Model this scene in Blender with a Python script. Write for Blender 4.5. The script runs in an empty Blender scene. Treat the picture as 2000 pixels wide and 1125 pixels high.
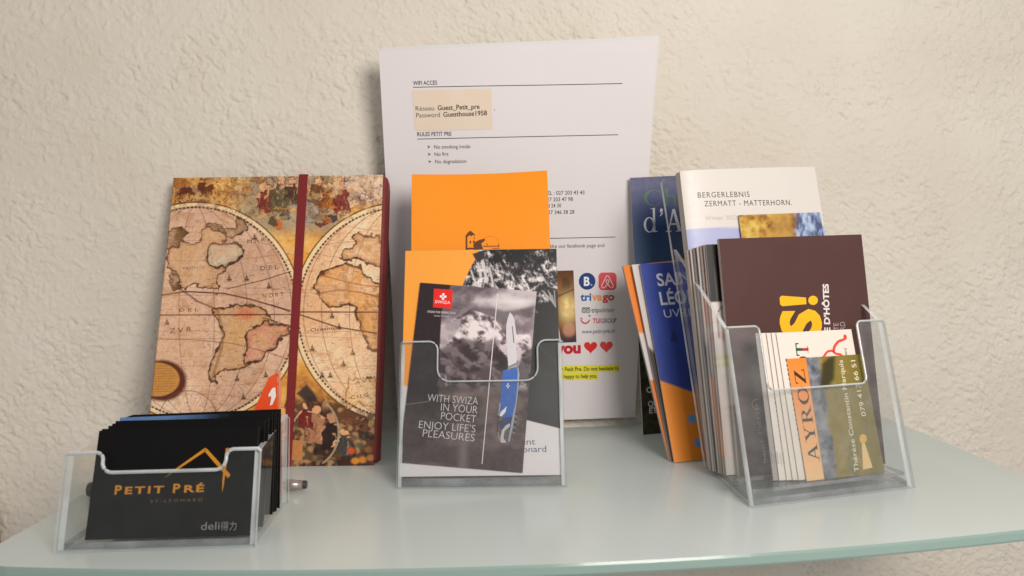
import bpy, math, random
import numpy as np
from mathutils import Vector, Matrix

sc = bpy.context.scene
COL = sc.collection

# ------------------------------------------------------------------ camera
cam_d = bpy.data.cameras.new('camera')
cam = bpy.data.objects.new('camera', cam_d)
COL.objects.link(cam)
_R = Vector((0.9943, -0.1053, -0.0150)); _U = Vector((0.0201, 0.0475, 0.9987)); _F = Vector((0.1044, 0.9933, -0.0494))
cam.matrix_world = Matrix(((_R.x, _U.x, -_F.x, -0.0706), (_R.y, _U.y, -_F.y, -0.644), (_R.z, _U.z, -_F.z, 0.151), (0, 0, 0, 1)))
cam_d.sensor_width = 36.0
cam_d.lens = 36.0 * 1510.0 / 2000.0
cam_d.clip_start = 0.02
cam_d.clip_end = 50
cam_d.dof.use_dof = True
cam_d.dof.focus_distance = 0.57
cam_d.dof.aperture_fstop = 13.0
sc.camera = cam

# ------------------------------------------------------------------ light
w = bpy.data.worlds.new('World'); sc.world = w; w.use_nodes = True
bg = w.node_tree.nodes['Background']
bg.inputs[0].default_value = (0.93, 0.91, 0.89, 1); bg.inputs[1].default_value = 0.40


def area(name, loc, target, size, power, color):
    d = bpy.data.lights.new(name, 'AREA'); d.shape = 'DISK'; d.size = size; d.energy = power; d.color = color
    o = bpy.data.objects.new(name, d); COL.objects.link(o); o.location = loc
    o.rotation_euler = (Vector(target) - Vector(loc)).to_track_quat('-Z', 'Y').to_euler()
    return o


area('ceiling_lamp', (0.22, -0.86, 0.40), (0.02, 0.0, 0.05), 0.34, 6.3, (1.0, 0.93, 0.85))
area('added_warm_fill', (-0.98, -0.42, 0.12), (-0.42, 0.0, 0.10), 0.18, 0.35, (1.0, 0.62, 0.30))  # unseen light, added to tint the left end of the wall
sc.view_settings.view_transform = 'Standard'
sc.view_settings.look = 'None'
sc.view_settings.exposure = 0.0
sc.view_settings.gamma = 1.0
sc.cycles.max_bounces = 12
sc.cycles.transparent_max_bounces = 40
sc.cycles.caustics_reflective = False
sc.cycles.caustics_refractive = False

# ------------------------------------------------------------------ small tools
KALB = 0.97          # printed colours are read off the photo; this turns them into albedo


def lin(c):
    c = np.asarray(c, float) / 255.0
    return np.where(c <= 0.04045, c / 12.92, ((c + 0.055) / 1.055) ** 2.4)


def alb(c):
    return np.clip(lin(c) * KALB, 0.004, 0.86)


def tag(o, label=None, cat=None, group=None, kind=None):
    if label: o['label'] = label
    if cat: o['category'] = cat
    if group: o['group'] = group
    if kind: o['kind'] = kind
    return o


def frame(org, yaw, lean, tilt=0.0):
    """Matrix of a thing that stands at org: x along its width, y into its depth, z up its leaning height."""
    y, l, k = map(math.radians, (yaw, lean, tilt))
    t = Vector((math.cos(y), math.sin(y), 0)); b = Vector((-math.sin(y), math.cos(y), 0))
    up = Vector((0, 0, 1)) * math.cos(l) + b * math.sin(l)
    t2 = t * math.cos(k) + up * math.sin(k); u2 = up * math.cos(k) - t * math.sin(k)
    n = t2.cross(u2); d = -n
    return Matrix(((t2.x, d.x, u2.x, org[0]), (t2.y, d.y, u2.y, org[1]), (t2.z, d.z, u2.z, org[2]), (0, 0, 0, 1)))


def empty(name, m):
    o = bpy.data.objects.new(name, None); o.empty_display_size = 0.02
    COL.objects.link(o); o.matrix_world = m
    return o


class MB:
    """Collects geometry (with a colour per vertex and a material slot per face) for ONE mesh object."""

    def __init__(s):
        s.v = []; s.f = []; s.c = []; s.m = []; s.n = 0

    def add(s, verts, faces, col=(0.5, 0.5, 0.5), mat=0):
        verts = np.asarray(verts, float).reshape(-1, 3)
        col = np.asarray(col, float)
        if col.ndim == 1: col = np.tile(col, (len(verts), 1))
        s.v.append(verts); s.c.append(col)
        n = s.n
        s.f += [tuple(int(i) + n for i in f) for f in faces]
        s.m += [mat] * len(faces)
        s.n += len(verts)

    def box(s, a, b, col=(0.5, 0.5, 0.5), mat=0, skip=()):
        x0, y0, z0 = a; x1, y1, z1 = b
        v = [(x0, y0, z0), (x1, y0, z0), (x1, y1, z0), (x0, y1, z0), (x0, y0, z1), (x1, y0, z1), (x1, y1, z1), (x0, y1, z1)]
        F = {'bottom': (0, 3, 2, 1), 'top': (4, 5, 6, 7), 'front': (0, 1, 5, 4), 'right': (1, 2, 6, 5), 'back': (2, 3, 7, 6), 'left': (3, 0, 4, 7)}
        s.add(v, [F[k] for k in F if k not in skip], col, mat)

    def grid(s, P, C, mat=0):
        ny, nx = P.shape[:2]
        i = np.arange(ny * nx).reshape(ny, nx)
        q = np.stack([i[:-1, :-1], i[:-1, 1:], i[1:, 1:], i[1:, :-1]], -1).reshape(-1, 4)
        s.add(P.reshape(-1, 3), q.tolist(), C.reshape(-1, 3), mat)

    def slab(s, pts, ext, mat_face=0, mat_rim=1, col=(0.5, 0.5, 0.5)):
        """A flat plate: outline pts pushed along ext; faces and rim may differ in material."""
        a = np.asarray(pts, float); b = a + np.asarray(ext, float); n = len(a)
        s.add(np.vstack([a, b]), [tuple(range(n)), tuple(range(2 * n - 1, n - 1, -1))], col, mat_face)
        s.add(np.vstack([a, b]), [(i, (i + 1) % n, n + (i + 1) % n, n + i) for i in range(n)], col, mat_rim)

    def tube(s, pts, r, n=12, col=(0.5, 0.5, 0.5), mat=0):
        pts = [Vector(p) for p in pts]
        rr = r if isinstance(r, (list, tuple)) else [r] * len(pts)
        rings = []
        for i, p in enumerate(pts):
            d = (pts[min(i + 1, len(pts) - 1)] - pts[max(i - 1, 0)]).normalized()
            a = d.orthogonal().normalized(); b = d.cross(a)
            rings.append([p + (a * math.cos(2 * math.pi * k / n) + b * math.sin(2 * math.pi * k / n)) * rr[i] for k in range(n)])
        v = [tuple(q) for R in rings for q in R]
        f = [(i * n + k, i * n + (k + 1) % n, (i + 1) * n + (k + 1) % n, (i + 1) * n + k) for i in range(len(pts) - 1) for k in range(n)]
        f += [tuple(range(n)), tuple(range((len(pts) - 1) * n, len(pts) * n))]
        s.add(v, f, col, mat)

    def build(s, name, mats, parent=None, m=None, smooth=False):
        me = bpy.data.meshes.new(name)
        V = np.vstack(s.v)
        me.from_pydata(V.tolist(), [], s.f)
        ca = me.color_attributes.new('print', 'FLOAT_COLOR', 'POINT')
        C = np.ones((len(V), 4)); C[:, :3] = np.vstack(s.c)
        ca.data.foreach_set('color', C.ravel().astype(np.float32))
        mats = mats if isinstance(mats, (list, tuple)) else [mats]
        for k in mats: me.materials.append(k)
        if len(mats) > 1: me.polygons.foreach_set('material_index', s.m)
        if smooth: me.polygons.foreach_set('use_smooth', [True] * len(s.f))
        me.update()
        o = bpy.data.objects.new(name, me); COL.objects.link(o)
        if parent is not None: o.parent = parent
        if m is not None: o.matrix_world = m
        return o


# ------------------------------------------------------------------ noise on arrays
_rng = np.random.RandomState(7)
_T = _rng.rand(256, 256)


def vnoise(x, y, seed=0):
    x = x + seed * 17.31; y = y + seed * 9.73
    xi = np.floor(x).astype(int); yi = np.floor(y).astype(int)
    fx = x - xi; fy = y - yi
    fx = fx * fx * (3 - 2 * fx); fy = fy * fy * (3 - 2 * fy)
    g = lambda a, b: _T[a & 255, b & 255]
    return (g(xi, yi) * (1 - fx) + g(xi + 1, yi) * fx) * (1 - fy) + (g(xi, yi + 1) * (1 - fx) + g(xi + 1, yi + 1) * fx) * fy


def fbm(x, y, scale, seed=0, octv=5, gain=0.5, ridged=False):
    a = 1.0; t = 0; n = 0; x = x / scale; y = y / scale
    for k in range(octv):
        v = vnoise(x, y, seed + k * 3)
        if ridged: v = 1 - abs(2 * v - 1)
        t = t + a * v; n += a; a *= gain
        x, y = (x * 0.8 - y * 0.6) * 2.03, (x * 0.6 + y * 0.8) * 2.03
    return t / n


def sstep(a, b, x):
    t = np.clip((x - a) / (b - a), 0, 1)
    return t * t * (3 - 2 * t)


# ------------------------------------------------------------------ printed pages
def homography(src, dst):
    A = []; B = []
    for (x, y), (u, v) in zip(src, dst):
        A.append([x, y, 1, 0, 0, 0, -u * x, -u * y]); B.append(u)
        A.append([0, 0, 0, x, y, 1, -v * x, -v * y]); B.append(v)
    return np.append(np.linalg.solve(np.array(A, float), np.array(B, float)), 1).reshape(3, 3)


def happly(H, x, y):
    d = H[2, 0] * x + H[2, 1] * y + H[2, 2]
    return (H[0, 0] * x + H[0, 1] * y + H[0, 2]) / d, (H[1, 0] * x + H[1, 1] * y + H[1, 2]) / d


_textcache = {}
_dg = None


def text_mesh(s, bold=0.0, space=1.0):
    key = (s, bold, space)
    if key in _textcache: return _textcache[key]
    cu = bpy.data.curves.new('lettering', 'FONT'); cu.body = s; cu.size = 1.0; cu.offset = bold; cu.space_character = space
    cu.resolution_u = 3
    o = bpy.data.objects.new('lettering', cu); COL.objects.link(o)
    bpy.context.view_layer.update()
    me = bpy.data.meshes.new_from_object(o.evaluated_get(bpy.context.evaluated_depsgraph_get()))
    v = np.array([p.co[:2] for p in me.vertices]).reshape(-1, 2)
    f = [tuple(p.vertices) for p in me.polygons]
    bpy.data.objects.remove(o); bpy.data.curves.remove(cu); bpy.data.meshes.remove(me)
    _textcache[key] = (v, f)
    return v, f


def _ell(cx, cy, rx, ry, ix, iy, a0=0, a1=360, n=28, ox=0.0):
    v = []; f = []
    for k in range(n + 1):
        a = math.radians(a0 + (a1 - a0) * k / n)
        v += [(cx + rx * math.cos(a), cy + ry * math.sin(a)), (cx + ox + ix * math.cos(a), cy + iy * math.sin(a))]
    for k in range(n): f.append((2 * k, 2 * k + 1, 2 * k + 3, 2 * k + 2))
    return v, f


def _pl(*p): return list(p), [tuple(range(len(p)))]


# old-style capitals with thick and thin strokes and serifs: advance width, pieces
SERIF = {
    'A': (0.74, [_pl((0.30, 0.70), (0.40, 0.70), (0.66, 0.0), (0.52, 0.0)), _pl((0.30, 0.70), (0.34, 0.60), (0.135, 0.0), (0.09, 0.0)),
                 _pl((0.17, 0.21), (0.50, 0.21), (0.49, 0.26), (0.19, 0.26)), _pl((0, 0), (0.24, 0), (0.24, 0.03), (0, 0.03)), _pl((0.43, 0), (0.74, 0), (0.74, 0.03), (0.43, 0.03))]),
    'Y': (0.72, [_pl((0.08, 0.70), (0.22, 0.70), (0.42, 0.34), (0.31, 0.30)), _pl((0.55, 0.70), (0.60, 0.70), (0.42, 0.34), (0.37, 0.34)),
                 _pl((0.30, 0.0), (0.43, 0.0), (0.43, 0.36), (0.30, 0.34)), _pl((0, 0.67), (0.30, 0.67), (0.30, 0.70), (0, 0.70)),
                 _pl((0.46, 0.67), (0.72, 0.67), (0.72, 0.70), (0.46, 0.70)), _pl((0.2, 0), (0.53, 0), (0.53, 0.03), (0.2, 0.03))]),
    'R': (0.74, [_pl((0.09, 0), (0.22, 0), (0.22, 0.70), (0.09, 0.70)), _pl((0, 0.67), (0.3, 0.67), (0.3, 0.70), (0, 0.70)), _pl((0, 0), (0.31, 0), (0.31, 0.03), (0, 0.03)),
                 _ell(0.28, 0.52, 0.27, 0.18, 0.14, 0.145, -90, 90), _pl((0.2, 0.34), (0.3, 0.34), (0.3, 0.375), (0.2, 0.375)), _pl((0.2, 0.665), (0.3, 0.665), (0.3, 0.70), (0.2, 0.70)),
                 _pl((0.28, 0.36), (0.40, 0.36), (0.68, 0.0), (0.53, 0.0)), _pl((0.5, 0), (0.75, 0), (0.75, 0.03), (0.5, 0.03))]),
    'O': (0.80, [_ell(0.38, 0.35, 0.37, 0.36, 0.22, 0.32)]),
    'Z': (0.66, [_pl((0.42, 0.67), (0.60, 0.67), (0.2, 0.03), (0.03, 0.03)), _pl((0.05, 0.655), (0.60, 0.655), (0.60, 0.70), (0.05, 0.70)), _pl((0.05, 0.52), (0.08, 0.52), (0.11, 0.67), (0.05, 0.67)),
                 _pl((0.03, 0), (0.60, 0), (0.60, 0.045), (0.03, 0.045)), _pl((0.58, 0.03), (0.57, 0.2), (0.61, 0.2), (0.63, 0.0))]),
    'C': (0.70, [_ell(0.38, 0.35, 0.36, 0.36, 0.27, 0.325, 42, 318, 28, 0.03), _pl((0.62, 0.47), (0.645, 0.47), (0.645, 0.68), (0.62, 0.68))]),
    'h': (0.60, [_pl((0.08, 0), (0.17, 0), (0.17, 0.76), (0.08, 0.74)), _pl((0, 0), (0.25, 0), (0.25, 0.025), (0, 0.025)), _pl((0, 0.72), (0.12, 0.72), (0.12, 0.745), (0, 0.735)),
                 _ell(0.3, 0.3, 0.17, 0.17, 0.09, 0.12, 0, 170, 16), _pl((0.39, 0), (0.47, 0), (0.47, 0.31), (0.39, 0.31)), _pl((0.31, 0), (0.55, 0), (0.55, 0.025), (0.31, 0.025))]),
    'a': (0.52, [_ell(0.2, 0.15, 0.18, 0.16, 0.10, 0.12), _pl((0.32, 0.02), (0.40, 0.0), (0.40, 0.36), (0.32, 0.36)), _ell(0.24, 0.34, 0.16, 0.12, 0.08, 0.09, 0, 160, 12), _pl((0.38, 0), (0.48, 0.02), (0.48, 0.05), (0.38, 0.04))]),
    'd': (0.60, [_ell(0.25, 0.23, 0.24, 0.24, 0.145, 0.21), _pl((0.40, 0), (0.49, 0), (0.49, 0.76), (0.40, 0.74)), _pl((0.32, 0.72), (0.45, 0.72), (0.45, 0.745), (0.32, 0.735)), _pl((0.46, 0), (0.58, 0.015), (0.58, 0.035), (0.46, 0.03))]),
    "'": (0.24, [_ell(0.12, 0.66, 0.065, 0.07, 0.0, 0.0), _pl((0.185, 0.66), (0.17, 0.56), (0.06, 0.48), (0.05, 0.5), (0.11, 0.58), (0.11, 0.64))]),
    'T': (0.64, [_pl((0.25, 0), (0.38, 0), (0.38, 0.68), (0.25, 0.68)), _pl((0.02, 0.64), (0.61, 0.64), (0.61, 0.70), (0.02, 0.70)), _pl((0.02, 0.5), (0.05, 0.5), (0.1, 0.66), (0.02, 0.66)),
                 _pl((0.58, 0.5), (0.61, 0.5), (0.61, 0.66), (0.53, 0.66)), _pl((0.16, 0), (0.47, 0), (0.47, 0.03), (0.16, 0.03))]),
    ' ': (0.3, []),
}


def serif_mesh(s, gap=0.04):
    x = 0; V = []; F = []
    for ch in s:
        adv, pcs = SERIF[ch]
        for v, f in pcs:
            n = len(V); V += [(x + a, b) for a, b in v]; F += [tuple(i + n for i in q) for q in f]
        x += adv + gap
    return np.array(V), F


class Page:
    """A printed face w x h (metres, origin at its lower left). Its design is traced on a grid whose four
    corners tl, tr, br, bl are q; corners gives the face's own corners when it is not a plain rectangle."""

    def __init__(s, wd, h, q, base, res=1.0, corners=None, bend=None):
        s.w, s.h = wd, h
        cs = corners or [(0, h), (wd, h), (wd, 0), (0, 0)]
        s.H = homography(q, cs); s.Hi = np.linalg.inv(s.H)
        s.Hu = homography([(0, 1), (1, 1), (1, 0), (0, 0)], cs)
        s.bend = bend
        dist = lambda a, b: math.hypot(a[0] - b[0], a[1] - b[1])
        nx = max(2, int(dist(q[0], q[1]) * res)); ny = max(2, int(dist(q[0], q[3]) * res))
        u, v = np.meshgrid(np.linspace(0, 1, nx), np.linspace(0, 1, ny))
        s.A, s.B = happly(s.Hu, u, v)
        s.X, s.Y = happly(s.Hi, s.A, s.B)
        s.c = np.tile(alb(base), (ny, nx, 1))
        s.extra = []; s.layer = 0

    # --- raster of the print
    def mix(s, m, col):
        col = alb(col) if np.ndim(col) == 1 else col
        s.c = s.c * (1 - m[..., None]) + col * m[..., None]

    def ramp(s, t, stops):
        xs = [k for k, _ in stops]; cs = np.array([alb(c) for _, c in stops])
        return np.stack([np.interp(t, xs, cs[:, i]) for i in range(3)], -1)

    def pmask(s, pts, soft=0.7):
        pts = np.asarray(pts, float); n = len(pts); X, Y = s.X, s.Y
        ins = np.zeros(X.shape, bool); d = np.full(X.shape, 1e9)
        for i in range(n):
            x0, y0 = pts[i]; x1, y1 = pts[(i + 1) % n]
            if y0 != y1:
                c = ((y0 > Y) != (y1 > Y)) & (X < (x1 - x0) * (Y - y0) / (y1 - y0) + x0); ins ^= c
            ex, ey = x1 - x0, y1 - y0; L = ex * ex + ey * ey + 1e-9
            t = np.clip(((X - x0) * ex + (Y - y0) * ey) / L, 0, 1)
            d = np.minimum(d, (X - x0 - t * ex) ** 2 + (Y - y0 - t * ey) ** 2)
        d = np.sqrt(d) * np.where(ins, -1, 1)
        return sstep(soft, -soft, d)

    def poly(s, pts, col, a=1.0, soft=0.7, tex=None):
        m = s.pmask(pts, soft) * a
        if tex is not None: m = m * tex
        s.mix(m, col)

    def line(s, pts, wd, col, a=1.0, dash=None, closed=False, soft=0.6):
        pts = [tuple(p) for p in pts]
        if closed: pts = pts + [pts[0]]
        X, Y = s.X, s.Y; m = np.zeros(X.shape); run = 0.0
        for (x0, y0), (x1, y1) in zip(pts[:-1], pts[1:]):
            pad = wd + 2
            sel = (X > min(x0, x1) - pad) & (X < max(x0, x1) + pad) & (Y > min(y0, y1) - pad) & (Y < max(y0, y1) + pad)
            ex, ey = x1 - x0, y1 - y0; L = math.hypot(ex, ey) + 1e-9
            if sel.any():
                xs, ys = X[sel], Y[sel]
                t = np.clip(((xs - x0) * ex + (ys - y0) * ey) / L / L, 0, 1)
                d = np.hypot(xs - x0 - t * ex, ys - y0 - t * ey)
                k = sstep(wd / 2 + soft, wd / 2 - soft, d)
                if dash: k = k * (((run + t * L) % dash[0]) < dash[1])
                m[sel] = np.maximum(m[sel], k)
            run += L
        s.mix(m * a, col)

    def arc(s, cx, cy, rx, ry, a0, a1, wd, col, a=1.0, dash=None, n=60, rot=0):
        r = math.radians(rot); P = []
        for k in range(n + 1):
            t = math.radians(a0 + (a1 - a0) * k / n); x = rx * math.cos(t); y = ry * math.sin(t)
            P.append((cx + x * math.cos(r) - y * math.sin(r), cy + x * math.sin(r) + y * math.cos(r)))
        s.line(P, wd, col, a, dash)

    def disc(s, cx, cy, rx, ry, col, a=1.0, soft=0.08):
        d = np.hypot((s.X - cx) / rx, (s.Y - cy) / ry)
        s.mix(sstep(1 + soft, 1 - soft, d) * a, col)

    def fb(s, scale, seed=0, octv=5, ridged=False, sx=1.0, rot=0.0, gain=0.5):
        r = math.radians(rot); x = (s.X * math.cos(r) + s.Y * math.sin(r)) / sx; y = -s.X * math.sin(r) + s.Y * math.cos(r)
        return fbm(x, y, scale, seed, octv, gain, ridged)

    # --- crisp print (lettering, signs) laid on the page as thin faces of the same mesh
    def loc(s, x, y):
        a, b = happly(s.H, float(x), float(y)); return np.array((a, b))

    def place(s, V, F, p0, p1, col, hp=None, cap=0.7, xr=None):
        if not len(V): return
        a = s.loc(*p0); b = s.loc(*p1); e = b - a; L = np.linalg.norm(e); e /= L; q = np.array((-e[1], e[0]))
        x0, x1 = xr or (V[:, 0].min(), V[:, 0].max()); sx = L / (x1 - x0)
        if hp is None: sy = sx
        else:
            d = np.array(p1, float) - np.array(p0, float); d /= np.linalg.norm(d); up = np.array((d[1], -d[0])) * hp
            top = s.loc(p0[0] + up[0], p0[1] + up[1]); sy = np.linalg.norm(top - a) / cap
        W = a + np.outer((V[:, 0] - x0) * sx, e) + np.outer(V[:, 1] * sy, q)
        s.extra.append((W, F, alb(col), s.layer))

    def text(s, t, p0, p1, col, hp=None, bold=0.0, space=1.0):
        V, F = text_mesh(t, bold, space); s.place(V, F, p0, p1, col, hp)

    def serif(s, t, p0, p1, col, hp=None):
        V, F = serif_mesh(t); s.place(V, F, p0, p1, col, hp)

    def shape(s, pts, col):
        W = np.array([s.loc(*p) for p in pts]); s.extra.append((W, [tuple(range(len(W)))], alb(col), s.layer))

    def bar(s, p0, p1, wd, col):
        p0 = np.array(p0, float); p1 = np.array(p1, float); d = p1 - p0; d /= np.linalg.norm(d); n = np.array((-d[1], d[0])) * wd / 2
        k = max(1, int(np.linalg.norm(p1 - p0) / 14))          # short steps, so that long rules follow a bent sheet
        W = []
        for i in range(k + 1):
            c = p0 + (p1 - p0) * i / k; W += [s.loc(*(c - n)), s.loc(*(c + n))]
        s.extra.append((np.array(W), [(2 * i, 2 * i + 2, 2 * i + 3, 2 * i + 1) for i in range(k)], alb(col), s.layer))

    def round(s, cx, cy, rx, ry, col, n=28):
        s.shape([(cx + rx * math.cos(2 * math.pi * k / n), cy + ry * math.sin(2 * math.pi * k / n)) for k in range(n)], col)

    def mesh(s, mb, depth=0.0, mat=0):
        def d(a, b): return depth + (s.bend(a / s.w, b / s.h) if s.bend else 0 * a)
        mb.grid(np.stack([s.A, d(s.A, s.B), s.B], -1), np.clip(s.c, 0.003, 0.86), mat)
        for W, F, c, ly in s.extra:
            mb.add(np.stack([W[:, 0], d(W[:, 0], W[:, 1]) - 0.00008 - 0.00005 * ly, W[:, 1]], -1), F, c, mat)
        return mb


# ------------------------------------------------------------------ materials
def mat_print(name, rough, spec=0.4, coat=0.0):
    m = bpy.data.materials.new(name); m.use_nodes = True; nt = m.node_tree; b = nt.nodes['Principled BSDF']
    a = nt.nodes.new('ShaderNodeVertexColor'); a.layer_name = 'print'
    nz = nt.nodes.new('ShaderNodeTexNoise'); nz.inputs['Scale'].default_value = 260; nz.inputs['Detail'].default_value = 4
    tc = nt.nodes.new('ShaderNodeTexCoord'); nt.links.new(tc.outputs['Object'], nz.inputs['Vector'])
    mr = nt.nodes.new('ShaderNodeMapRange'); mr.inputs[3].default_value = rough - 0.08; mr.inputs[4].default_value = rough + 0.08
    nt.links.new(nz.outputs[0], mr.inputs[0]); nt.links.new(mr.outputs[0], b.inputs['Roughness'])
    nt.links.new(a.outputs[0], b.inputs['Base Color'])
    b.inputs['Specular IOR Level'].default_value = spec; b.inputs['Coat Weight'].default_value = coat; b.inputs['Coat Roughness'].default_value = 0.12
    bp = nt.nodes.new('ShaderNodeBump'); bp.inputs['Strength'].default_value = 0.06; bp.inputs['Distance'].default_value = 0.0006
    n2 = nt.nodes.new('ShaderNodeTexNoise'); n2.inputs['Scale'].default_value = 55; nt.links.new(tc.outputs['Object'], n2.inputs['Vector'])
    nt.links.new(n2.outputs[0], bp.inputs['Height']); nt.links.new(bp.outputs[0], b.inputs['Normal'])
    return m


M_PAPER = mat_print('printed paper', 0.62, 0.25)
M_COVER = mat_print('coated printed cover', 0.42, 0.4)
M_GLOSS = mat_print('glossy printed card', 0.26, 0.45)
M_MATT = mat_print('matt dark cover', 0.6, 0.12)
M_BLACK = mat_print('black printed card', 0.34, 0.16)


def mat_plain(name, col, rough=0.5, spec=0.4, metal=0.0, vary=0.12, scale=180):
    m = bpy.data.materials.new(name); m.use_nodes = True; nt = m.node_tree; b = nt.nodes['Principled BSDF']
    nz = nt.nodes.new('ShaderNodeTexNoise'); nz.inputs['Scale'].default_value = scale; nz.inputs['Detail'].default_value = 5
    tc = nt.nodes.new('ShaderNodeTexCoord'); nt.links.new(tc.outputs['Object'], nz.inputs['Vector'])
    r = nt.nodes.new('ShaderNodeValToRGB'); nt.links.new(nz.outputs[0], r.inputs[0])
    r.color_ramp.elements[0].position = 0.3; r.color_ramp.elements[1].position = 0.7
    r.color_ramp.elements[0].color = (*[c * (1 - vary) for c in col], 1); r.color_ramp.elements[1].color = (*[min(1, c * (1 + vary)) for c in col], 1)
    nt.links.new(r.outputs[0], b.inputs['Base Color'])
    b.inputs['Roughness'].default_value = rough; b.inputs['Specular IOR Level'].default_value = spec; b.inputs['Metallic'].default_value = metal
    return m


def mat_pages(name='cut paper edges', col=(0.62, 0.58, 0.54)):
    """Stacked sheets seen edge-on: fine stripes across the depth."""
    m = bpy.data.materials.new(name); m.use_nodes = True; nt = m.node_tree; b = nt.nodes['Principled BSDF']
    tc = nt.nodes.new('ShaderNodeTexCoord'); sp = nt.nodes.new('ShaderNodeSeparateXYZ'); nt.links.new(tc.outputs['Object'], sp.inputs[0])
    wv = nt.nodes.new('ShaderNodeTexNoise'); wv.noise_dimensions = '1D'; wv.inputs['Scale'].default_value = 2600; wv.inputs['Detail'].default_value = 1
    nt.links.new(sp.outputs[1], wv.inputs['W'])
    r = nt.nodes.new('ShaderNodeValToRGB'); nt.links.new(wv.outputs[0], r.inputs[0])
    r.color_ramp.elements[0].position = 0.35; r.color_ramp.elements[1].position = 0.62
    r.color_ramp.elements[0].color = (*[c * 0.6 for c in col], 1); r.color_ramp.elements[1].color = (*col, 1)
    nt.links.new(r.outputs[0], b.inputs['Base Color']); b.inputs['Roughness'].default_value = 0.8; b.inputs['Specular IOR Level'].default_value = 0.1
    return m


M_PAGES = mat_pages()


def mat_acrylic(name, clear, tint, refl, rough, streak=None):
    m = bpy.data.materials.new(name); m.use_nodes = True; nt = m.node_tree; nt.nodes.clear()
    out = nt.nodes.new('ShaderNodeOutputMaterial'); mx = nt.nodes.new('ShaderNodeMixShader'); tr = nt.nodes.new('ShaderNodeBsdfTransparent')
    tr.inputs[0].default_value = (*clear, 1)
    b = nt.nodes.new('ShaderNodeBsdfPrincipled'); b.inputs['Base Color'].default_value = (*tint, 1); b.inputs['Roughness'].default_value = rough
    b.inputs['Specular IOR Level'].default_value = 0.6
    nt.links.new(tr.outputs[0], mx.inputs[1]); nt.links.new(b.outputs[0], mx.inputs[2]); nt.links.new(mx.outputs[0], out.inputs[0])
    mx.inputs[0].default_value = refl
    if streak:                                   # opacity noise imitates light pooling and fading along a cut edge
        tc = nt.nodes.new('ShaderNodeTexCoord'); nz = nt.nodes.new('ShaderNodeTexNoise'); nz.inputs['Scale'].default_value = 45; nz.inputs['Detail'].default_value = 3
        nt.links.new(tc.outputs['Object'], nz.inputs['Vector'])
        mr = nt.nodes.new('ShaderNodeMapRange'); mr.inputs[1].default_value = 0.36; mr.inputs[2].default_value = 0.64; mr.inputs[3].default_value, mr.inputs[4].default_value = streak
        nt.links.new(nz.outputs[0], mr.inputs[0]); nt.links.new(mr.outputs[0], mx.inputs[0])
    return m, nt, mx, b


def mat_acrylic_face(lo=0.002, hi=0.008):
    m = bpy.data.materials.new('clear acrylic'); m.use_nodes = True; nt = m.node_tree; nt.nodes.clear()
    out = nt.nodes.new('ShaderNodeOutputMaterial'); mx = nt.nodes.new('ShaderNodeMixShader'); tr = nt.nodes.new('ShaderNodeBsdfTransparent')
    tr.inputs[0].default_value = (0.955, 0.965, 0.965, 1)
    g = nt.nodes.new('ShaderNodeBsdfGlossy'); g.inputs['Roughness'].default_value = 0.06; g.inputs['Color'].default_value = (1, 1, 1, 1)
    lw = nt.nodes.new('ShaderNodeLayerWeight'); lw.inputs['Blend'].default_value = 0.5
    p = nt.nodes.new('ShaderNodeMath'); p.operation = 'POWER'; p.inputs[1].default_value = 4.5; nt.links.new(lw.outputs['Facing'], p.inputs[0])
    ma = nt.nodes.new('ShaderNodeMath'); ma.operation = 'MULTIPLY_ADD'; ma.inputs[1].default_value = 0.7; ma.inputs[2].default_value = 0.026
    nt.links.new(p.outputs[0], ma.inputs[0]); nt.links.new(ma.outputs[0], mx.inputs[0])
    # a faint film of dust and fine scratches; stronger settings paint in room-reflection haze
    df = nt.nodes.new('ShaderNodeBsdfDiffuse'); df.inputs[0].default_value = (0.55, 0.55, 0.55, 1)
    m2 = nt.nodes.new('ShaderNodeMixShader')
    tc = nt.nodes.new('ShaderNodeTexCoord'); nz = nt.nodes.new('ShaderNodeTexNoise'); nz.inputs['Scale'].default_value = 90; nz.inputs['Detail'].default_value = 6
    nt.links.new(tc.outputs['Object'], nz.inputs['Vector'])
    mr = nt.nodes.new('ShaderNodeMapRange'); mr.inputs[1].default_value = 0.35; mr.inputs[2].default_value = 0.75; mr.inputs[3].default_value = lo; mr.inputs[4].default_value = hi
    nt.links.new(nz.outputs[0], mr.inputs[0]); nt.links.new(mr.outputs[0], m2.inputs[0])
    nt.links.new(tr.outputs[0], mx.inputs[1]); nt.links.new(g.outputs[0], mx.inputs[2])
    nt.links.new(mx.outputs[0], m2.inputs[1]); nt.links.new(df.outputs[0], m2.inputs[2]); nt.links.new(m2.outputs[0], out.inputs[0])
    return m


M_CLEAR = mat_acrylic_face()
M_HAZY = mat_acrylic_face(0.005, 0.018)  # extra diffuse haze stands in for the room reflected in the panel
M_HAZIER = mat_acrylic_face(0.05, 0.11)  # same painted-in haze of the reflected room, stronger
M_EDGE = mat_acrylic('acrylic cut edge', (0.86, 0.88, 0.89), (0.78, 0.80, 0.81), 0.60, 0.14, (0.42, 0.74))[0]
M_BASE = mat_acrylic('acrylic base edge', (0.70, 0.70, 0.73), (0.36, 0.36, 0.39), 0.5, 0.2, (0.25, 0.7))[0]

# ------------------------------------------------------------------ wall and shelf


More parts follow.
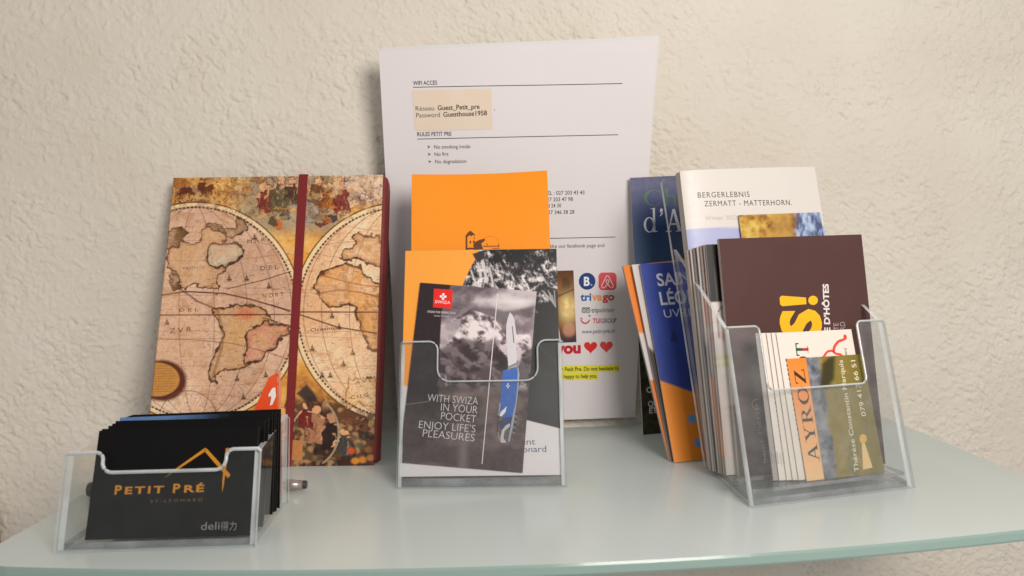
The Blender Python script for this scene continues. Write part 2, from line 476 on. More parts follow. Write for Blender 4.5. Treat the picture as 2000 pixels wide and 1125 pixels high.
def make_wall():
    m = bpy.data.materials.new('rough cream plaster'); m.use_nodes = True; nt = m.node_tree; b = nt.nodes['Principled BSDF']
    b.inputs['Roughness'].default_value = 0.9; b.inputs['Specular IOR Level'].default_value = 0.12
    tc = nt.nodes.new('ShaderNodeTexCoord')
    nz = nt.nodes.new('ShaderNodeTexNoise'); nz.inputs['Scale'].default_value = 7; nz.inputs['Detail'].default_value = 6
    nt.links.new(tc.outputs['Object'], nz.inputs['Vector'])
    r = nt.nodes.new('ShaderNodeValToRGB'); nt.links.new(nz.outputs[0], r.inputs[0])
    r.color_ramp.elements[0].position = 0.3; r.color_ramp.elements[1].position = 0.72
    r.color_ramp.elements[0].color = (0.655, 0.60, 0.52, 1); r.color_ramp.elements[1].color = (0.725, 0.68, 0.605, 1)
    nt.links.new(r.outputs[0], b.inputs['Base Color'])
    mb = MB()
    # trowelled roughcast: real relief near the shelf
    nx, nz_ = 1550, 790
    X, Z = np.meshgrid(np.linspace(-0.68, 0.80, nx), np.linspace(-0.26, 0.50, nz_))
    X2, Z2 = X * 1000, Z * 1000
    wx = X2 + 7 * (fbm(X2, Z2, 16, 31, 3) - 0.5); wz = Z2 + 7 * (fbm(X2, Z2, 16, 37, 3) - 0.5)
    grain = fbm(wx, wz, 3.6, 3, 4, 0.6)
    rc, rs = math.cos(math.radians(-40)), math.sin(math.radians(-40))
    u = (wx * rc + wz * rs); vv = (-wx * rs + wz * rc)
    streak = fbm(u / 2.6, vv, 2.6, 11, 3, 0.55, True)
    patch = sstep(0.42, 0.60, fbm(X2, Z2, 55, 5, 3))
    pits = sstep(0.66, 0.72, fbm(u / 2.0, vv, 2.9, 21, 2, 0.5))
    lumps = sstep(0.60, 0.76, fbm(wx, wz, 4.5, 51, 2, 0.4))
    hgt = 0.0012 * (grain - 0.5) * (0.5 + 0.7 * patch) + 0.0007 * (streak - 0.6) * (0.2 + patch) - 0.0007 * pits * (0.15 + patch) + 0.0005 * lumps + 0.0010 * (fbm(X2, Z2, 40, 61, 2) - 0.5)
    hgt = hgt * 1.3
    edge = np.minimum.reduce([X + 0.68, 0.80 - X, Z + 0.26, 0.50 - Z]); hgt = hgt * sstep(0, 0.03, edge)
    mb.grid(np.stack([X, 0.0012 - hgt, Z], -1), np.full(X.shape + (3,), 0.6))
    # the wall goes on around that patch
    y = 0.0012
    for a0, a1, b0, b1 in ((-3.0, 3.0, -1.2, -0.26), (-3.0, 3.0, 0.50, 1.9), (-3.0, -0.68, -0.26, 0.50), (0.80, 3.0, -0.26, 0.50)):
        mb.add([(a0, y, b0), (a1, y, b0), (a1, y, b1), (a0, y, b1)], [(0, 1, 2, 3)])
    bp = nt.nodes.new('ShaderNodeBump'); bp.inputs['Strength'].default_value = 0.8; bp.inputs['Distance'].default_value = 0.0008
    n2 = nt.nodes.new('ShaderNodeTexNoise'); n2.inputs['Scale'].default_value = 420; n2.inputs['Detail'].default_value = 6
    nt.links.new(tc.outputs['Object'], n2.inputs['Vector']); nt.links.new(n2.outputs[0], bp.inputs['Height']); nt.links.new(bp.outputs[0], b.inputs['Normal'])
    tag(mb.build('wall', m, smooth=True), kind='structure')


make_wall()


def make_shelf():
    def mat(name, col, trans, rough, clear):
        m = bpy.data.materials.new(name); m.use_nodes = True; nt = m.node_tree; b = nt.nodes['Principled BSDF']; out = nt.nodes['Material Output']
        tc = nt.nodes.new('ShaderNodeTexCoord'); nz = nt.nodes.new('ShaderNodeTexNoise'); nz.inputs['Scale'].default_value = 9; nz.inputs['Detail'].default_value = 8
        nt.links.new(tc.outputs['Object'], nz.inputs['Vector'])
        r = nt.nodes.new('ShaderNodeValToRGB'); nt.links.new(nz.outputs[0], r.inputs[0])
        r.color_ramp.elements[0].color = (*[c * 0.94 for c in col], 1); r.color_ramp.elements[1].color = (*[c * 1.05 for c in col], 1)
        nt.links.new(r.outputs[0], b.inputs['Base Color'])
        mr = nt.nodes.new('ShaderNodeMapRange'); mr.inputs[3].default_value = rough - 0.07; mr.inputs[4].default_value = rough + 0.07
        nt.links.new(nz.outputs[0], mr.inputs[0]); nt.links.new(mr.outputs[0], b.inputs['Roughness'])
        b.inputs['Specular IOR Level'].default_value = 0.5
        tl = nt.nodes.new('ShaderNodeBsdfTranslucent'); tl.inputs[0].default_value = (0.72, 0.80, 0.76, 1)
        tp = nt.nodes.new('ShaderNodeBsdfTransparent'); tp.inputs[0].default_value = (0.88, 0.94, 0.90, 1)
        a = nt.nodes.new('ShaderNodeMixShader'); a.inputs[0].default_value = trans
        c = nt.nodes.new('ShaderNodeMixShader'); c.inputs[0].default_value = clear
        nt.links.new(b.outputs[0], a.inputs[1]); nt.links.new(tl.outputs[0], a.inputs[2]); nt.links.new(a.outputs[0], c.inputs[1]); nt.links.new(tp.outputs[0], c.inputs[2])
        nt.links.new(c.outputs[0], out.inputs[0])
        return m
    top = mat('frosted glass', (0.75, 0.812, 0.812), 0.16, 0.19, 0.12); edge = mat('green glass edge', (0.29, 0.41, 0.38), 0.25, 0.14, 0.1)
    fr = lambda x: -0.286 + 0.33 * (x - 0.055) ** 2
    out = [(-0.289, -0.003), (0.3225, -0.003)]
    xr = [0.318, 0.312, 0.306, 0.3035, 0.299, 0.292]
    out += [(0.3215, -0.03), (0.309, -0.200), (0.3065, -0.245), (0.302, -0.258), (0.292, fr(0.292) + 0.001)]
    out += [(x, fr(x)) for x in np.linspace(0.28, -0.28, 41)]
    out += [(-0.293, fr(-0.293) + 0.002), (-0.3005, -0.232), (-0.302, -0.222), (-0.2965, -0.18)]
    mb = MB(); n = len(out); P = np.array(out)
    d = P - P.mean(0); ins = P - 0.0012 * np.sign(d) * np.minimum(1, abs(d) / 0.05)
    T = 0.0062
    rings = [(P, -T + 0.0012, 0), (P, -0.0012, 0)]
    lo = np.column_stack([ins, np.full(n, -T)]); l2 = np.column_stack([P, np.full(n, -T + 0.0012)]); h2 = np.column_stack([P, np.full(n, -0.0012)]); hi = np.column_stack([ins, np.zeros(n)])
    V = np.vstack([lo, l2, h2, hi])
    mb.add(V, [tuple(range(n))[::-1], tuple(range(3 * n, 4 * n))], mat=0)
    mb.add(V, [(r * n + i, r * n + (i + 1) % n, (r + 1) * n + (i + 1) % n, (r + 1) * n + i) for r in range(3) for i in range(n)], mat=1)
    o = mb.build('glass_shelf', [top, edge])
    tag(o, 'frosted pale green glass shelf with a bowed front edge, carrying all the leaflets', 'shelf')


make_shelf()

# wooden batten that shows past the shelf's left end
mb = MB(); mb.box((-0.470, -0.012, -0.30), (-0.4145, -0.0006, -0.047))
mb.box((-0.467, -0.0142, -0.297), (-0.4175, -0.012, -0.05))
tag(mb.build('wooden_batten', mat_plain('tan wood', (0.50, 0.30, 0.13), 0.5, vary=0.2, scale=60)), 'tan wooden batten on the wall just past the left end of the glass shelf', 'batten')

# ------------------------------------------------------------------ notice sheet
TY = math.radians


def notice():
    # leaning forward off the wall: its foot against the plaster, its top towards the room
    M = frame((-0.1005, -0.0042, 0.0065), -2.2, -7.0)
    cs = [(-0.0044, 0.2995), (0.2101, 0.3088), (0.1995, 0.0018), (0.0005, 0.0017)]
    q = [(740, 99), (1283, 76), (1241, 815), (777, 829)]
    bend = lambda u, v: 0.0028 * np.sin(np.pi * np.clip(v, 0, 1)) + 0.002 * (np.clip(u, 0, 1) - 0.5) * np.clip(v, 0, 1) + 0.0009 * np.sin(7 * np.clip(u, 0, 1) + 3 * np.clip(v, 0, 1)) - 0.006 * np.clip(v - 0.8, 0, 1) * np.clip(u - 0.6, 0, 1) * 5
    P = Page(0.205, 0.30, q, (220, 214, 217), 0.22, cs, bend)
    P.mix(sstep(0.35, 0.7, P.fb(150, 77, 3)) * 0.35, (222, 216, 218))
    K = (38, 34, 38)
    P.text('WIFI ACCES', (807, 166.3), (854, 165.3), K, 8.0, 0.012)
    P.bar((807, 170.5), (1216, 163), 1.5, (70, 64, 70))
    P.text('RULES PETIT PRE', (815, 266), (882, 265), K, 8.0, 0.012)
    P.bar((815, 271.5), (1209, 263), 1.5, (70, 64, 70))
    for k, (t, x1) in enumerate((('No smoking inside', 919), ('No fire', 876), ('No degradation', 911))):
        y = 290.5 + 14.4 * k
        P.text(t, (848 + k, y), (x1, y - 1.2), (60, 55, 60), 7.4, 0.004)
        x = 834 + k
        P.shape([(x, y - 7), (x + 7, y - 3.6), (x, y - 0.5), (x + 2.6, y - 3.6)], (60, 55, 60))
    for t, x0, x1, y in (('TEL : 027 203 43 43', 1064, 1143, 380.5), ('027 203 47 98', 1064, 1120, 393.5), ('79 628 24 30', 1051, 1097, 406), ('027 346 38 28', 1066, 1123, 418.5)):
        P.text(t, (x0, y + 0.6), (x1, y - 0.6), (50, 46, 52), 7.6, 0.006)
    P.bar((1060, 466.5), (1204, 464), 1.4, (70, 64, 70))
    P.text('Please, like our facebook page and', (1046, 485.5), (1182, 483.5), (60, 55, 62), 7.4, 0.002)
    P.text(':', (965, 216), (967, 216), (90, 80, 85), 5, 0.02)
    # round and square badges
    P.round(1148, 550.5, 16.4, 16.6, (34, 62, 122)); P.layer = 1
    P.text('B', (1141.5, 559), (1153, 558.8), (235, 235, 240), 17, 0.03); P.round(1156.5, 557.5, 1.7, 1.7, (150, 180, 225)); P.layer = 0
    x0, x1, y0, y1, r = 1170.5, 1206, 533.5, 568, 8
    pts = []
    for cx, cy, a in ((x1 - r, y0 + r, -90), (x1 - r, y1 - r, 0), (x0 + r, y1 - r, 90), (x0 + r, y0 + r, 180)):
        pts += [(cx + r * math.cos(TY(a + 15 * k)), cy + r * math.sin(TY(a + 15 * k))) for k in range(7)]
    P.shape(pts, (216, 84, 92)); P.layer = 1
    A = [(1188, 539.5), (1190.5, 541.5), (1199.5, 559), (1199.5, 562.5), (1196, 563.8), (1192, 561), (1185.5, 552.5), (1185.7, 549), (1188, 547.6), (1190.6, 549), (1190.8, 552.5), (1184.5, 561), (1180, 563.8), (1177, 562.5), (1176.6, 559), (1185.6, 541.5), (1188, 539.5)]
    for a, b in zip(A[:-1], A[1:]): P.bar(a, b, 1.5, (250, 225, 225))
    P.layer = 0
    P.text('tri', (1134.5, 588.6), (1156, 588.2), (20, 92, 160), 15, 0.03); P.text('va', (1157, 588.2), (1177, 588), (236, 150, 70), 15, 0.03); P.text('go', (1178, 588), (1201.5, 587.6), (200, 60, 52), 15, 0.03)
    for cx in (1141.5, 1149.5):
        P.round(cx, 608, 4.6, 4.8, (70, 75, 72)); P.layer = 1; P.round(cx, 608, 3.1, 3.2, (220, 216, 214)); P.layer = 2; P.round(cx, 608, 1.6, 1.6, (70, 75, 72)); P.layer = 0
    P.bar((1137, 602.6), (1154, 602.4), 1.6, (70, 75, 72))
    P.text('trip', (1156, 611.6), (1171, 611.4), (50, 50, 52), 9.5, 0.012); P.text('advisor', (1171.6, 611.4), (1202, 611), (92, 132, 112), 9.5, 0.01)
    for k in range(10):
        a = 165 - 150 * k / 10; b = 165 - 150 * (k + 1) / 10
        P.bar((1144 + 8.6 * math.cos(TY(a)), 623 + 9.6 * math.sin(TY(a))), (1144 + 8.6 * math.cos(TY(b)), 623 + 9.6 * math.sin(TY(b))), 3.0 - abs(k - 4.5) * 0.12, (196, 40, 46))
    P.bar((1134, 622.5), (1139, 624), 2.0, (196, 40, 46)); P.round(1152.3, 618, 1.7, 1.7, (70, 40, 46))
    P.text('TUI', (1158.5, 632.4), (1174, 632.2), (205, 36, 44), 9.2, 0.03); P.text('GROUP', (1176, 632.2), (1205.5, 631.6), (92, 86, 92), 9.0, 0.012)
    P.text('www.petit-pré.ch', (1137, 652.5), (1202, 651.5), (74, 92, 128), 8.2, 0.008)
    P.text('you', (1085, 691.5), (1135, 689.5), (190, 30, 44), 21, 0.05)
    for cx, cy, s_ in ((1154.2, 679.5, 1.0), (1185.2, 678.5, 0.98)):
        P.shape([(cx + s_ * 0.82 * 16 * math.sin(TY(t)) ** 3, cy - 1 - s_ * 0.80 * (13 * math.cos(TY(t)) - 5 * math.cos(TY(2 * t)) - 2 * math.cos(TY(3 * t)) - math.cos(TY(4 * t)))) for t in range(0, 360, 9)], (214, 42, 44) if cx < 1170 else (216, 70, 72))
    P.bar((1060, 722), (1210.5, 720.4), 13.6, (226, 218, 60)); P.bar((1060, 736), (1168, 735.2), 13.6, (226, 218, 60)); P.layer = 1
    P.text('in our Petit Pre. Do not hesitate to', (1078, 725.6), (1209.5, 723.6), (56, 60, 30), 7.6, 0.02)
    P.text('we are happy to help you.', (1073, 739.6), (1167, 738.2), (56, 60, 30), 7.6, 0.02); P.layer = 0
    mb = MB(); P.mesh(mb)
    # the photograph printed on the sheet
    Q = Page(0.205, 0.30, q, (60, 40, 28), 0.22, cs, bend)
    quad = [(1040, 531), (1121, 529), (1126.5, 669), (1044, 672)]
    loc = [tuple(Q.loc(*p)) for p in quad]
    Q = Page(0.205, 0.30, quad, (60, 40, 28), 0.8, loc, bend)
    n = Q.fb(30, 4, 5); n2 = Q.fb(16, 9, 4, True)
    Q.c = Q.ramp(sstep(535, 640, Q.Y) * 0.7 + n * 0.5, [(0.15, (58, 40, 30)), (0.42, (96, 60, 36)), (0.62, (160, 96, 44)), (0.85, (120, 70, 44)), (1.1, (60, 40, 40))])
    g = np.exp(-(((Q.X - 1110) / 16) ** 2 + ((Q.Y - 603) / 26) ** 2)); Q.mix(np.clip(g * 1.2, 0, 1), (252, 226, 160))
    Q.mix(sstep(0.5, 0.75, n2) * np.exp(-((Q.Y - 590) / 40) ** 2) * 0.5, (214, 140, 60))
    Q.disc(1112, 645, 12, 15, (206, 150, 124), 0.8, 0.3); Q.mix(sstep(650, 668, Q.Y) * 0.9, (58, 54, 70))
    Q.line([(1090, 580), (1121, 566)], 2.5, (50, 34, 30), 0.7)
    Q.mesh(mb, -0.00006)
    root = empty('notice_sheet', M)
    tag(root, 'white printed sheet of house rules and wifi access standing against the wall, top leaning forward', 'notice')
    mb.build('sheet', M_PAPER, root)
    back = MB(); U, V = np.meshgrid(np.linspace(0, 1, 24), np.linspace(0, 1, 30)); a, b = happly(P.Hu, U, V)
    off = 0.0006
    a2 = a + 0.0016 * (V); b2 = b + 0.0022 * V
    back.grid(np.stack([a2, bend(a / 0.205, b / 0.30) + off, b2], -1), np.full(a.shape + (3,), 0.66)); back.build('backing_sheet', M_PAPER, root)
    # sticker with the network name
    quad = [(804.5, 177), (960, 173), (961.5, 252.5), (810.5, 255.5)]
    loc = [tuple(P.loc(*p)) for p in quad]
    S = Page(0.205, 0.30, quad, (222, 204, 184), 0.4, loc, bend)
    S.mix(sstep(0.3, 0.8, S.fb(40, 2, 3)) * 0.5, (226, 210, 200))
    S.text('Réseau', (812, 216.3), (848, 215.5), (84, 74, 74), 9, 0.0); S.text('Guest_Petit_pre', (855, 215.2), (937, 212.5), (40, 34, 36), 9.4, 0.014)
    S.text('Password', (813, 229.5), (859.5, 228.4), (84, 74, 74), 9, 0.0); S.text('Guesthouse1958', (866, 228.2), (951.5, 225), (40, 34, 36), 9.4, 0.014)
    mb = MB(); S.mesh(mb, -0.00022); mb.build('password_label', M_PAPER, root)


notice()


# ------------------------------------------------------------------ map notebook
def notebook():
    W, H, T = 0.1635, 0.2198, 0.019
    M = frame((-0.2759, -0.0765, 0.0002), -6.9, 16.6, -0.1)
    q = [(343.2, 349.8), (750.9, 344.8), (729.2, 911.4), (281.4, 914.0)]
    P = Page(W, H, q, (212, 184, 168), 0.95)
    X, Y = P.X, P.Y
    # sky and figures around the two globes
    n1 = P.fb(46, 1, 5); n2 = P.fb(26, 5, 4); n3 = P.fb(9, 8, 3)
    P.c = P.ramp(n1 * 0.8 + n3 * 0.2, [(0.25, (176, 122, 66)), (0.45, (212, 160, 86)), (0.60, (226, 182, 112)), (0.75, (222, 198, 164))])
    P.mix(sstep(430, 500, X) * sstep(700, 640, X) * sstep(475, 440, Y) * 0.75, (158, 152, 140))
    P.mix(sstep(640, 680, X) * sstep(420, 380, Y) * 0.85, (214, 192, 180)); P.mix(sstep(470, 520, Y) * sstep(570, 520, Y) * 0.8, (222, 156, 58))
    P.mix(sstep(765, 800, Y) * sstep(555, 575, X) * 0.9, (96, 62, 48))
    X0, Y0 = P.X, P.Y
    P.X = X0 + (P.fb(12, 91, 4) - 0.5) * 24; P.Y = Y0 + (P.fb(12, 95, 4) - 0.5) * 24
    rf = random.Random(11)

    def swirl(x, y, rx, ry, col, a=0.8):
        P.disc(x, y, rx, ry, col, a, 0.25); P.arc(x, y, rx, ry, rf.uniform(0, 90), rf.uniform(200, 330), 1.4, (84, 48, 32), 0.75, n=18)

    def figure(x, y, k, robe, skin=(214, 170, 136), lean_=0):
        P.poly([(x - 9 * k, y + 17 * k), (x - 7 * k, y), (x - 3 * k, y - 6 * k), (x + 4 * k, y - 6 * k), (x + 8 * k + lean_, y + 3 * k), (x + 11 * k + lean_, y + 18 * k)], robe, 0.95, 1.0)
        P.line([(x - 8 * k, y + 16 * k), (x - 4 * k, y - 5 * k), (x + 5 * k, y - 5 * k), (x + 11 * k + lean_, y + 17 * k)], 1.4, (62, 32, 26), 0.8)
        P.line([(x - 3 * k, y + 15 * k), (x, y)], 1.3, (62, 32, 26), 0.7); P.line([(x + 4 * k, y + 15 * k), (x + 3 * k, y + 2 * k)], 1.3, (232, 190, 150), 0.6)
        P.disc(x + lean_ * 0.4, y - 10 * k, 3.6 * k, 4.4 * k, skin, 1, 0.2); P.arc(x + lean_ * 0.4, y - 11 * k, 4 * k, 4.6 * k, 160, 380, 2.0, (74, 40, 28), 0.9, n=14)
        P.line([(x + 4 * k, y - 4 * k), (x + 13 * k, y - 1 * k + lean_ * 0.4)], 2.4 * k, skin, 0.9); P.line([(x - 5 * k, y - 3 * k), (x - 13 * k, y + 5 * k)], 2.4 * k, skin, 0.9)

    for k in range(70):
        x = rf.uniform(340, 750); y = rf.uniform(346, 440)
        swirl(x, y, rf.uniform(6, 16), rf.uniform(4, 9), rf.choice([(196, 138, 72), (226, 186, 124), (168, 112, 62), (214, 176, 120), (150, 140, 124)] if x < 640 else [(206, 188, 176), (186, 172, 164), (222, 200, 186)]), 0.55)
    for x, y in ((372, 380), (392, 372), (410, 376)):          # the chariot's team
        P.poly([(x - 16, y + 12), (x - 12, y - 2), (x, y - 6), (x + 8, y - 14), (x + 14, y - 10), (x + 10, y - 2), (x + 9, y + 12), (x + 6, y + 2), (x - 8, y + 4)], (112, 56, 38), 0.95, 1.0)
        P.line([(x - 16, y + 12), (x - 12, y - 2), (x, y - 6), (x + 8, y - 14)], 1.5, (64, 30, 24), 0.9); P.line([(x + 6, y + 2), (x + 12, y + 14)], 2, (96, 48, 34), 0.9)
    P.arc(362, 388, 11, 11, 0, 360, 2, (92, 46, 32), 0.9, n=24)
    for a_ in (figure, ):
        a_(520, 384, 1.7, (146, 58, 52)); a_(548, 376, 2.2, (112, 104, 78), lean_=6); a_(574, 368, 1.5, (92, 66, 50)); a_(624, 372, 2.0, (128, 86, 46), lean_=8); a_(642, 384, 1.5, (178, 116, 54)); a_(670, 382, 2.0, (142, 58, 54), lean_=-3)
    for x, c in ((545, (200, 112, 52)), (560, (58, 66, 84)), (536, (92, 84, 58)), (640, (200, 118, 56)), (652, (58, 66, 84)), (628, (110, 52, 44))):
        swirl(x, 424 + (x % 7) * 3, 9, 7, c, 0.9)
    P.disc(597, 415, 30, 22, (172, 164, 160), 0.75, 0.25); P.arc(597, 415, 30, 22, 20, 340, 1.4, (92, 74, 66), 0.7); P.line([(540, 408), (660, 405)], 2.6, (214, 150, 66), 0.8)
    for k in range(60):
        x = rf.uniform(560, 735); y = rf.uniform(785, 905)
        swirl(x, y, rf.uniform(5, 12), rf.uniform(4, 9), rf.choice([(70, 42, 34), (112, 72, 52), (150, 104, 76), (90, 84, 74), (54, 40, 38), (176, 132, 100)]), 0.7)
    P.X, P.Y = X0, Y0
    globes = [(386, 612, 198, 207), (786, 614, 204, 207)]
    sea = P.ramp(P.fb(120, 20, 4) * 0.8 + n3 * 0.2, [(0.25, (200, 168, 148)), (0.5, (220, 190, 170)), (0.75, (232, 206, 186))])
    sea2 = P.ramp(P.fb(120, 22, 4) * 0.8 + n3 * 0.2, [(0.25, (220, 182, 148)), (0.5, (236, 206, 178)), (0.75, (244, 218, 194))])
    for k, (cx, cy, rx, ry) in enumerate(globes):
        P.disc(cx, cy, rx + 7, ry + 7, (232, 208, 174), 1, 0.008)
        P.arc(cx, cy, rx + 8, ry + 8, 0, 360, 2.6, (84, 50, 32), 0.8, n=140)
        P.mix(sstep(1.005, 0.995, np.hypot((X - cx) / rx, (Y - cy) / ry)), sea if k == 0 else sea2)
    ing = np.zeros(X.shape)
    for cx, cy, rx, ry in globes: ing = np.maximum(ing, sstep(1.005, 0.98, np.hypot((X - cx) / rx, (Y - cy) / ry)))
    # graticule
    keep = P.c.copy()
    for k in range(1, 9):
        P.arc(386, 612, abs(198 * math.cos(TY(k * 20))), 207, 0, 360, 1.0, (112, 74, 58), 0.55, n=90)
        P.arc(786, 614, abs(204 * math.cos(TY(k * 20))), 207, 0, 360, 1.0, (112, 72, 50), 0.55, n=90)
        dy = 207 * math.sin(TY(k * 20 - 90))
        for cx, rx in ((386, 198), (786, 204)):
            x = rx * math.cos(TY(k * 20 - 90)); P.arc(cx, 613 + dy * 1.18, x + 1, abs(dy) * 0.18 + 1, 0, 360, 1.0, (112, 76, 60), 0.5, n=70)
    P.c = P.c * ing[..., None] + keep * (1 - ing[..., None])
    c1 = lambda L: [(280 + a / 3.75, 320 + b / 3.75) for a, b in L]
    c2 = lambda L: [(280 + a / 3.41, 600 + b / 3.41) for a, b in L]
    wob = (P.fb(7, 30, 3) - 0.5)

    def land(pts, tint, out, a=0.75, wd=2.2):
        X0, Y0 = P.X, P.Y
        P.X = X0 + wob * 9 + (P.fb(22, 36, 3) - 0.5) * 16; P.Y = Y0 + (P.fb(7, 34, 3) - 0.5) * 9 + (P.fb(22, 38, 3) - 0.5) * 16
        m = P.pmask(pts, 1.0)
        tex = P.fb(20, len(pts), 4)
        P.mix(m * a * (0.4 + 0.6 * sstep(0.35, 0.62, tex)), tint)
        inner = P.pmask(pts, 9.0); P.mix(np.clip(m * (1 - inner) * 1.3, 0, 1) * 0.95, out)
        P.line(pts, wd * 1.3, (70, 40, 24), 0.9, closed=True)
        P.X, P.Y = X0, Y0
    na = c1([(430, 480), (520, 470), (600, 500), (610, 570), (540, 590), (500, 640), (480, 700), (500, 740), (560, 770), (620, 760), (690, 720), (745, 655), (700, 730), (640, 765), (600, 800), (560, 850), (550, 930), (500, 905), (440, 910), (390, 900), (320, 920), (290, 910), (260, 860), (230, 790), (180, 770), (180, 640), (250, 620), (280, 560), (380, 600), (440, 560)])
    land(na, (206, 170, 132), (164, 112, 58), 0.75)
    land(c1([(480, 690), (510, 610), (590, 590), (660, 585), (730, 610), (745, 655), (690, 720), (620, 765), (550, 765), (500, 740)]), (206, 192, 172), (116, 104, 70), 0.8, 3)
    land(c1([(470, 450), (540, 450), (610, 500), (690, 480), (680, 400), (730, 420), (770, 470), (720, 540), (660, 560), (600, 520), (540, 500)]), (170, 140, 110), (110, 92, 66), 0.8)
    land(c1([(185, 480), (290, 450), (330, 500), (300, 570), (250, 630), (170, 650)]), (122, 96, 54), (104, 64, 36), 0.95)
    land(c1([(200, 780), (245, 830), (300, 930), (255, 935), (205, 860)]), (112, 88, 58), (90, 66, 44), 0.95)
    P.line(c1([(290, 930), (350, 970), (400, 1010), (520, 1060), (570, 1090)]), 4, (124, 76, 54), 0.7)
    sa = c2([(480, 15), (500, 110), (530, 190), (520, 250), (490, 330), (440, 470), (450, 520), (490, 520), (480, 480), (530, 450), (600, 420), (680, 400), (720, 380), (800, 350), (830, 310), (880, 300), (910, 220), (970, 170), (970, 130), (900, 100), (820, 70), (760, 10), (640, -10)])
    land(sa, (206, 168, 124), (150, 104, 52), 0.9, 3)
    land(c2([(800, 100), (700, 180), (680, 380), (800, 350), (830, 310), (880, 300), (910, 220), (970, 170), (970, 130)]), (206, 150, 132), (140, 80, 62), 0.8, 2.5)
    P.disc(*c2([(690, 50)])[0], 22, 11, (206, 110, 62), 0.6, 0.6)
    P.line(c2([(500, 20), (540, 190), (520, 300), (455, 500)]), 6, (122, 96, 60), 0.45)
    af = c1([(1260, 910), (1290, 830), (1390, 780), (1480, 740), (1590, 770), (1640, 830), (1700, 880), (1760, 900)]) + c2([(1580, 0), (1570, 290), (1520, 300), (1490, 260), (1460, 180), (1440, 100), (1410, 10)]) + c1([(1550, 1060), (1480, 1040), (1380, 1050), (1310, 1010)])
    land(af, (216, 166, 108), (156, 96, 42), 0.9, 3)
    P.line(c1([(1300, 820), (1480, 870), (1620, 900), (1740, 910)]), 2.5, (176, 84, 62), 0.7); P.line(c1([(1270, 960), (1440, 930), (1600, 950), (1740, 985)]), 2.5, (124, 70, 46), 0.7)
    P.mix(P.pmask(af, 2) * sstep(0.55, 0.7, P.fb(13, 44, 4)) * 0.5, (160, 116, 62))
    eu = c1([(1455, 690), (1480, 640), (1540, 650), (1560, 600), (1540, 550), (1580, 510), (1650, 530), (1750, 540), (1750, 770), (1650, 740), (1600, 710), (1540, 720), (1500, 730)])
    land(eu, (204, 160, 116), (140, 90, 52), 0.85, 2.5)
    land(c2([(1340, 560), (1370, 480), (1450, 475), (1545, 470), (1545, 700), (1420, 640), (1350, 700)]), (232, 200, 160), (206, 160, 84), 0.6, 1.0)
    # great circles and dashed rims
    P.line([(300, 616.5), (572, 616), (590, 611), (740, 612)], 2.6, (96, 46, 40), 0.9)
    P.line(c1([(130, 968), (320, 940), (600, 955), (800, 1000), (1080, 1082)]), 3.0, (92, 46, 40), 0.9); P.line(c1([(620, 922), (900, 855), (1090, 795)]), 2.0, (110, 58, 48), 0.85)
    P.line(c2([(1030, 50), (1300, 140), (1560, 182)]), 2.6, (92, 46, 40), 0.9); P.line(c2([(860, -10), (980, 35)]), 2.6, (92, 46, 40), 0.9)
    P.line(c2([(130, 215), (330, 220), (600, 245), (850, 310), (960, 350)]), 1.6, (140, 84, 72), 0.8); P.line(c2([(800, 75), (890, 100), (975, 128)]), 1.6, (120, 66, 56), 0.8)
    for cx, cy, rx, ry in globes: P.arc(cx, cy, rx - 2, ry - 2, 0, 360, 3.6, (52, 40, 34), 0.9, dash=(7.6, 4.8), n=200)
    # ships, islands and tiny engraving
    for x, y in ((527, 560), (500, 465), (464, 740), (520, 733), (328, 630), (690, 690), (476, 776), (450, 545), (484, 545), (650, 618), (664, 640), (611, 682), (630, 734), (646, 734), (672, 712)):
        P.poly([(x - 5, y + 2), (x - 3, y + 5), (x + 4, y + 5), (x + 5, y + 1)], (62, 42, 36), 0.9); P.poly([(x, y - 8), (x + 3, y + 1), (x - 3, y + 1)], (88, 58, 48), 0.8); P.line([(x - 9, y + 6), (x + 9, y + 6)], 1.0, (120, 92, 76), 0.6)
    rnd = random.Random(5)
    for k in range(420):
        x = rnd.uniform(300, 742); y = rnd.uniform(420, 800); L = rnd.uniform(3, 10)
        P.line([(x, y), (x + L, y + rnd.uniform(-1.5, 1.5))], 1.1, (96, 64, 50), rnd.uniform(0.25, 0.75))
    for sc_, sd, wd_, am in ((34, 121, 0.008, 0.40), (14, 127, 0.014, 0.30)):
        f_ = P.fb(sc_, sd, 3)
        for lv in (0.44, 0.54): P.mix(sstep(wd_, wd_ * 0.3, abs(f_ - lv)) * ing * am, (140, 98, 80))
    P.mix(sstep(0.5, 0.7, P.fb(60, 131, 4)) * ing * 0.25, (206, 166, 132)); P.mix(sstep(0.60, 0.74, P.fb(24, 137, 4)) * ing * 0.30, (170, 122, 74))
    br = (112, 74, 62)
    for t, a, b, hp in (('M A R', (486, 478), (521, 474), 8), ('D E L', (511, 530), (546, 527), 8), ('N O R T', (515, 584), (556, 580), 8), ('D E L', (352, 610), (390, 609), 6), ('Z V R', (333, 652), (376, 648), 9), ('C H G', (686, 782), (720, 776), 7), ('A V S', (696, 752), (726, 748), 6), ('P A C I F I C', (360, 528), (402, 526), 5), ('Oceanus', (608, 650), (660, 645), 7)):
        P.text(t, a, b, br, hp)
    # gold cartouche and the lower figures
    P.disc(318, 744, 47, 40, (104, 54, 32), 1, 0.10); P.disc(308, 742, 44, 33, (196, 148, 86), 1, 0.05)
    for k in range(11): P.line([(295, 716 + k * 5), (346 - abs(k - 5) * 2, 715 + k * 5)], 0.9, (140, 96, 56), 0.6)
    P.arc(368, 818, 56, 54, 180, 360, 1.6, (120, 84, 74), 0.8)
    for k in range(17): P.line([(368, 818), (368 + 55 * math.cos(TY(180 + k * 11)), 818 + 53 * math.sin(TY(180 + k * 11)))], 0.7, (150, 112, 98), 0.5)
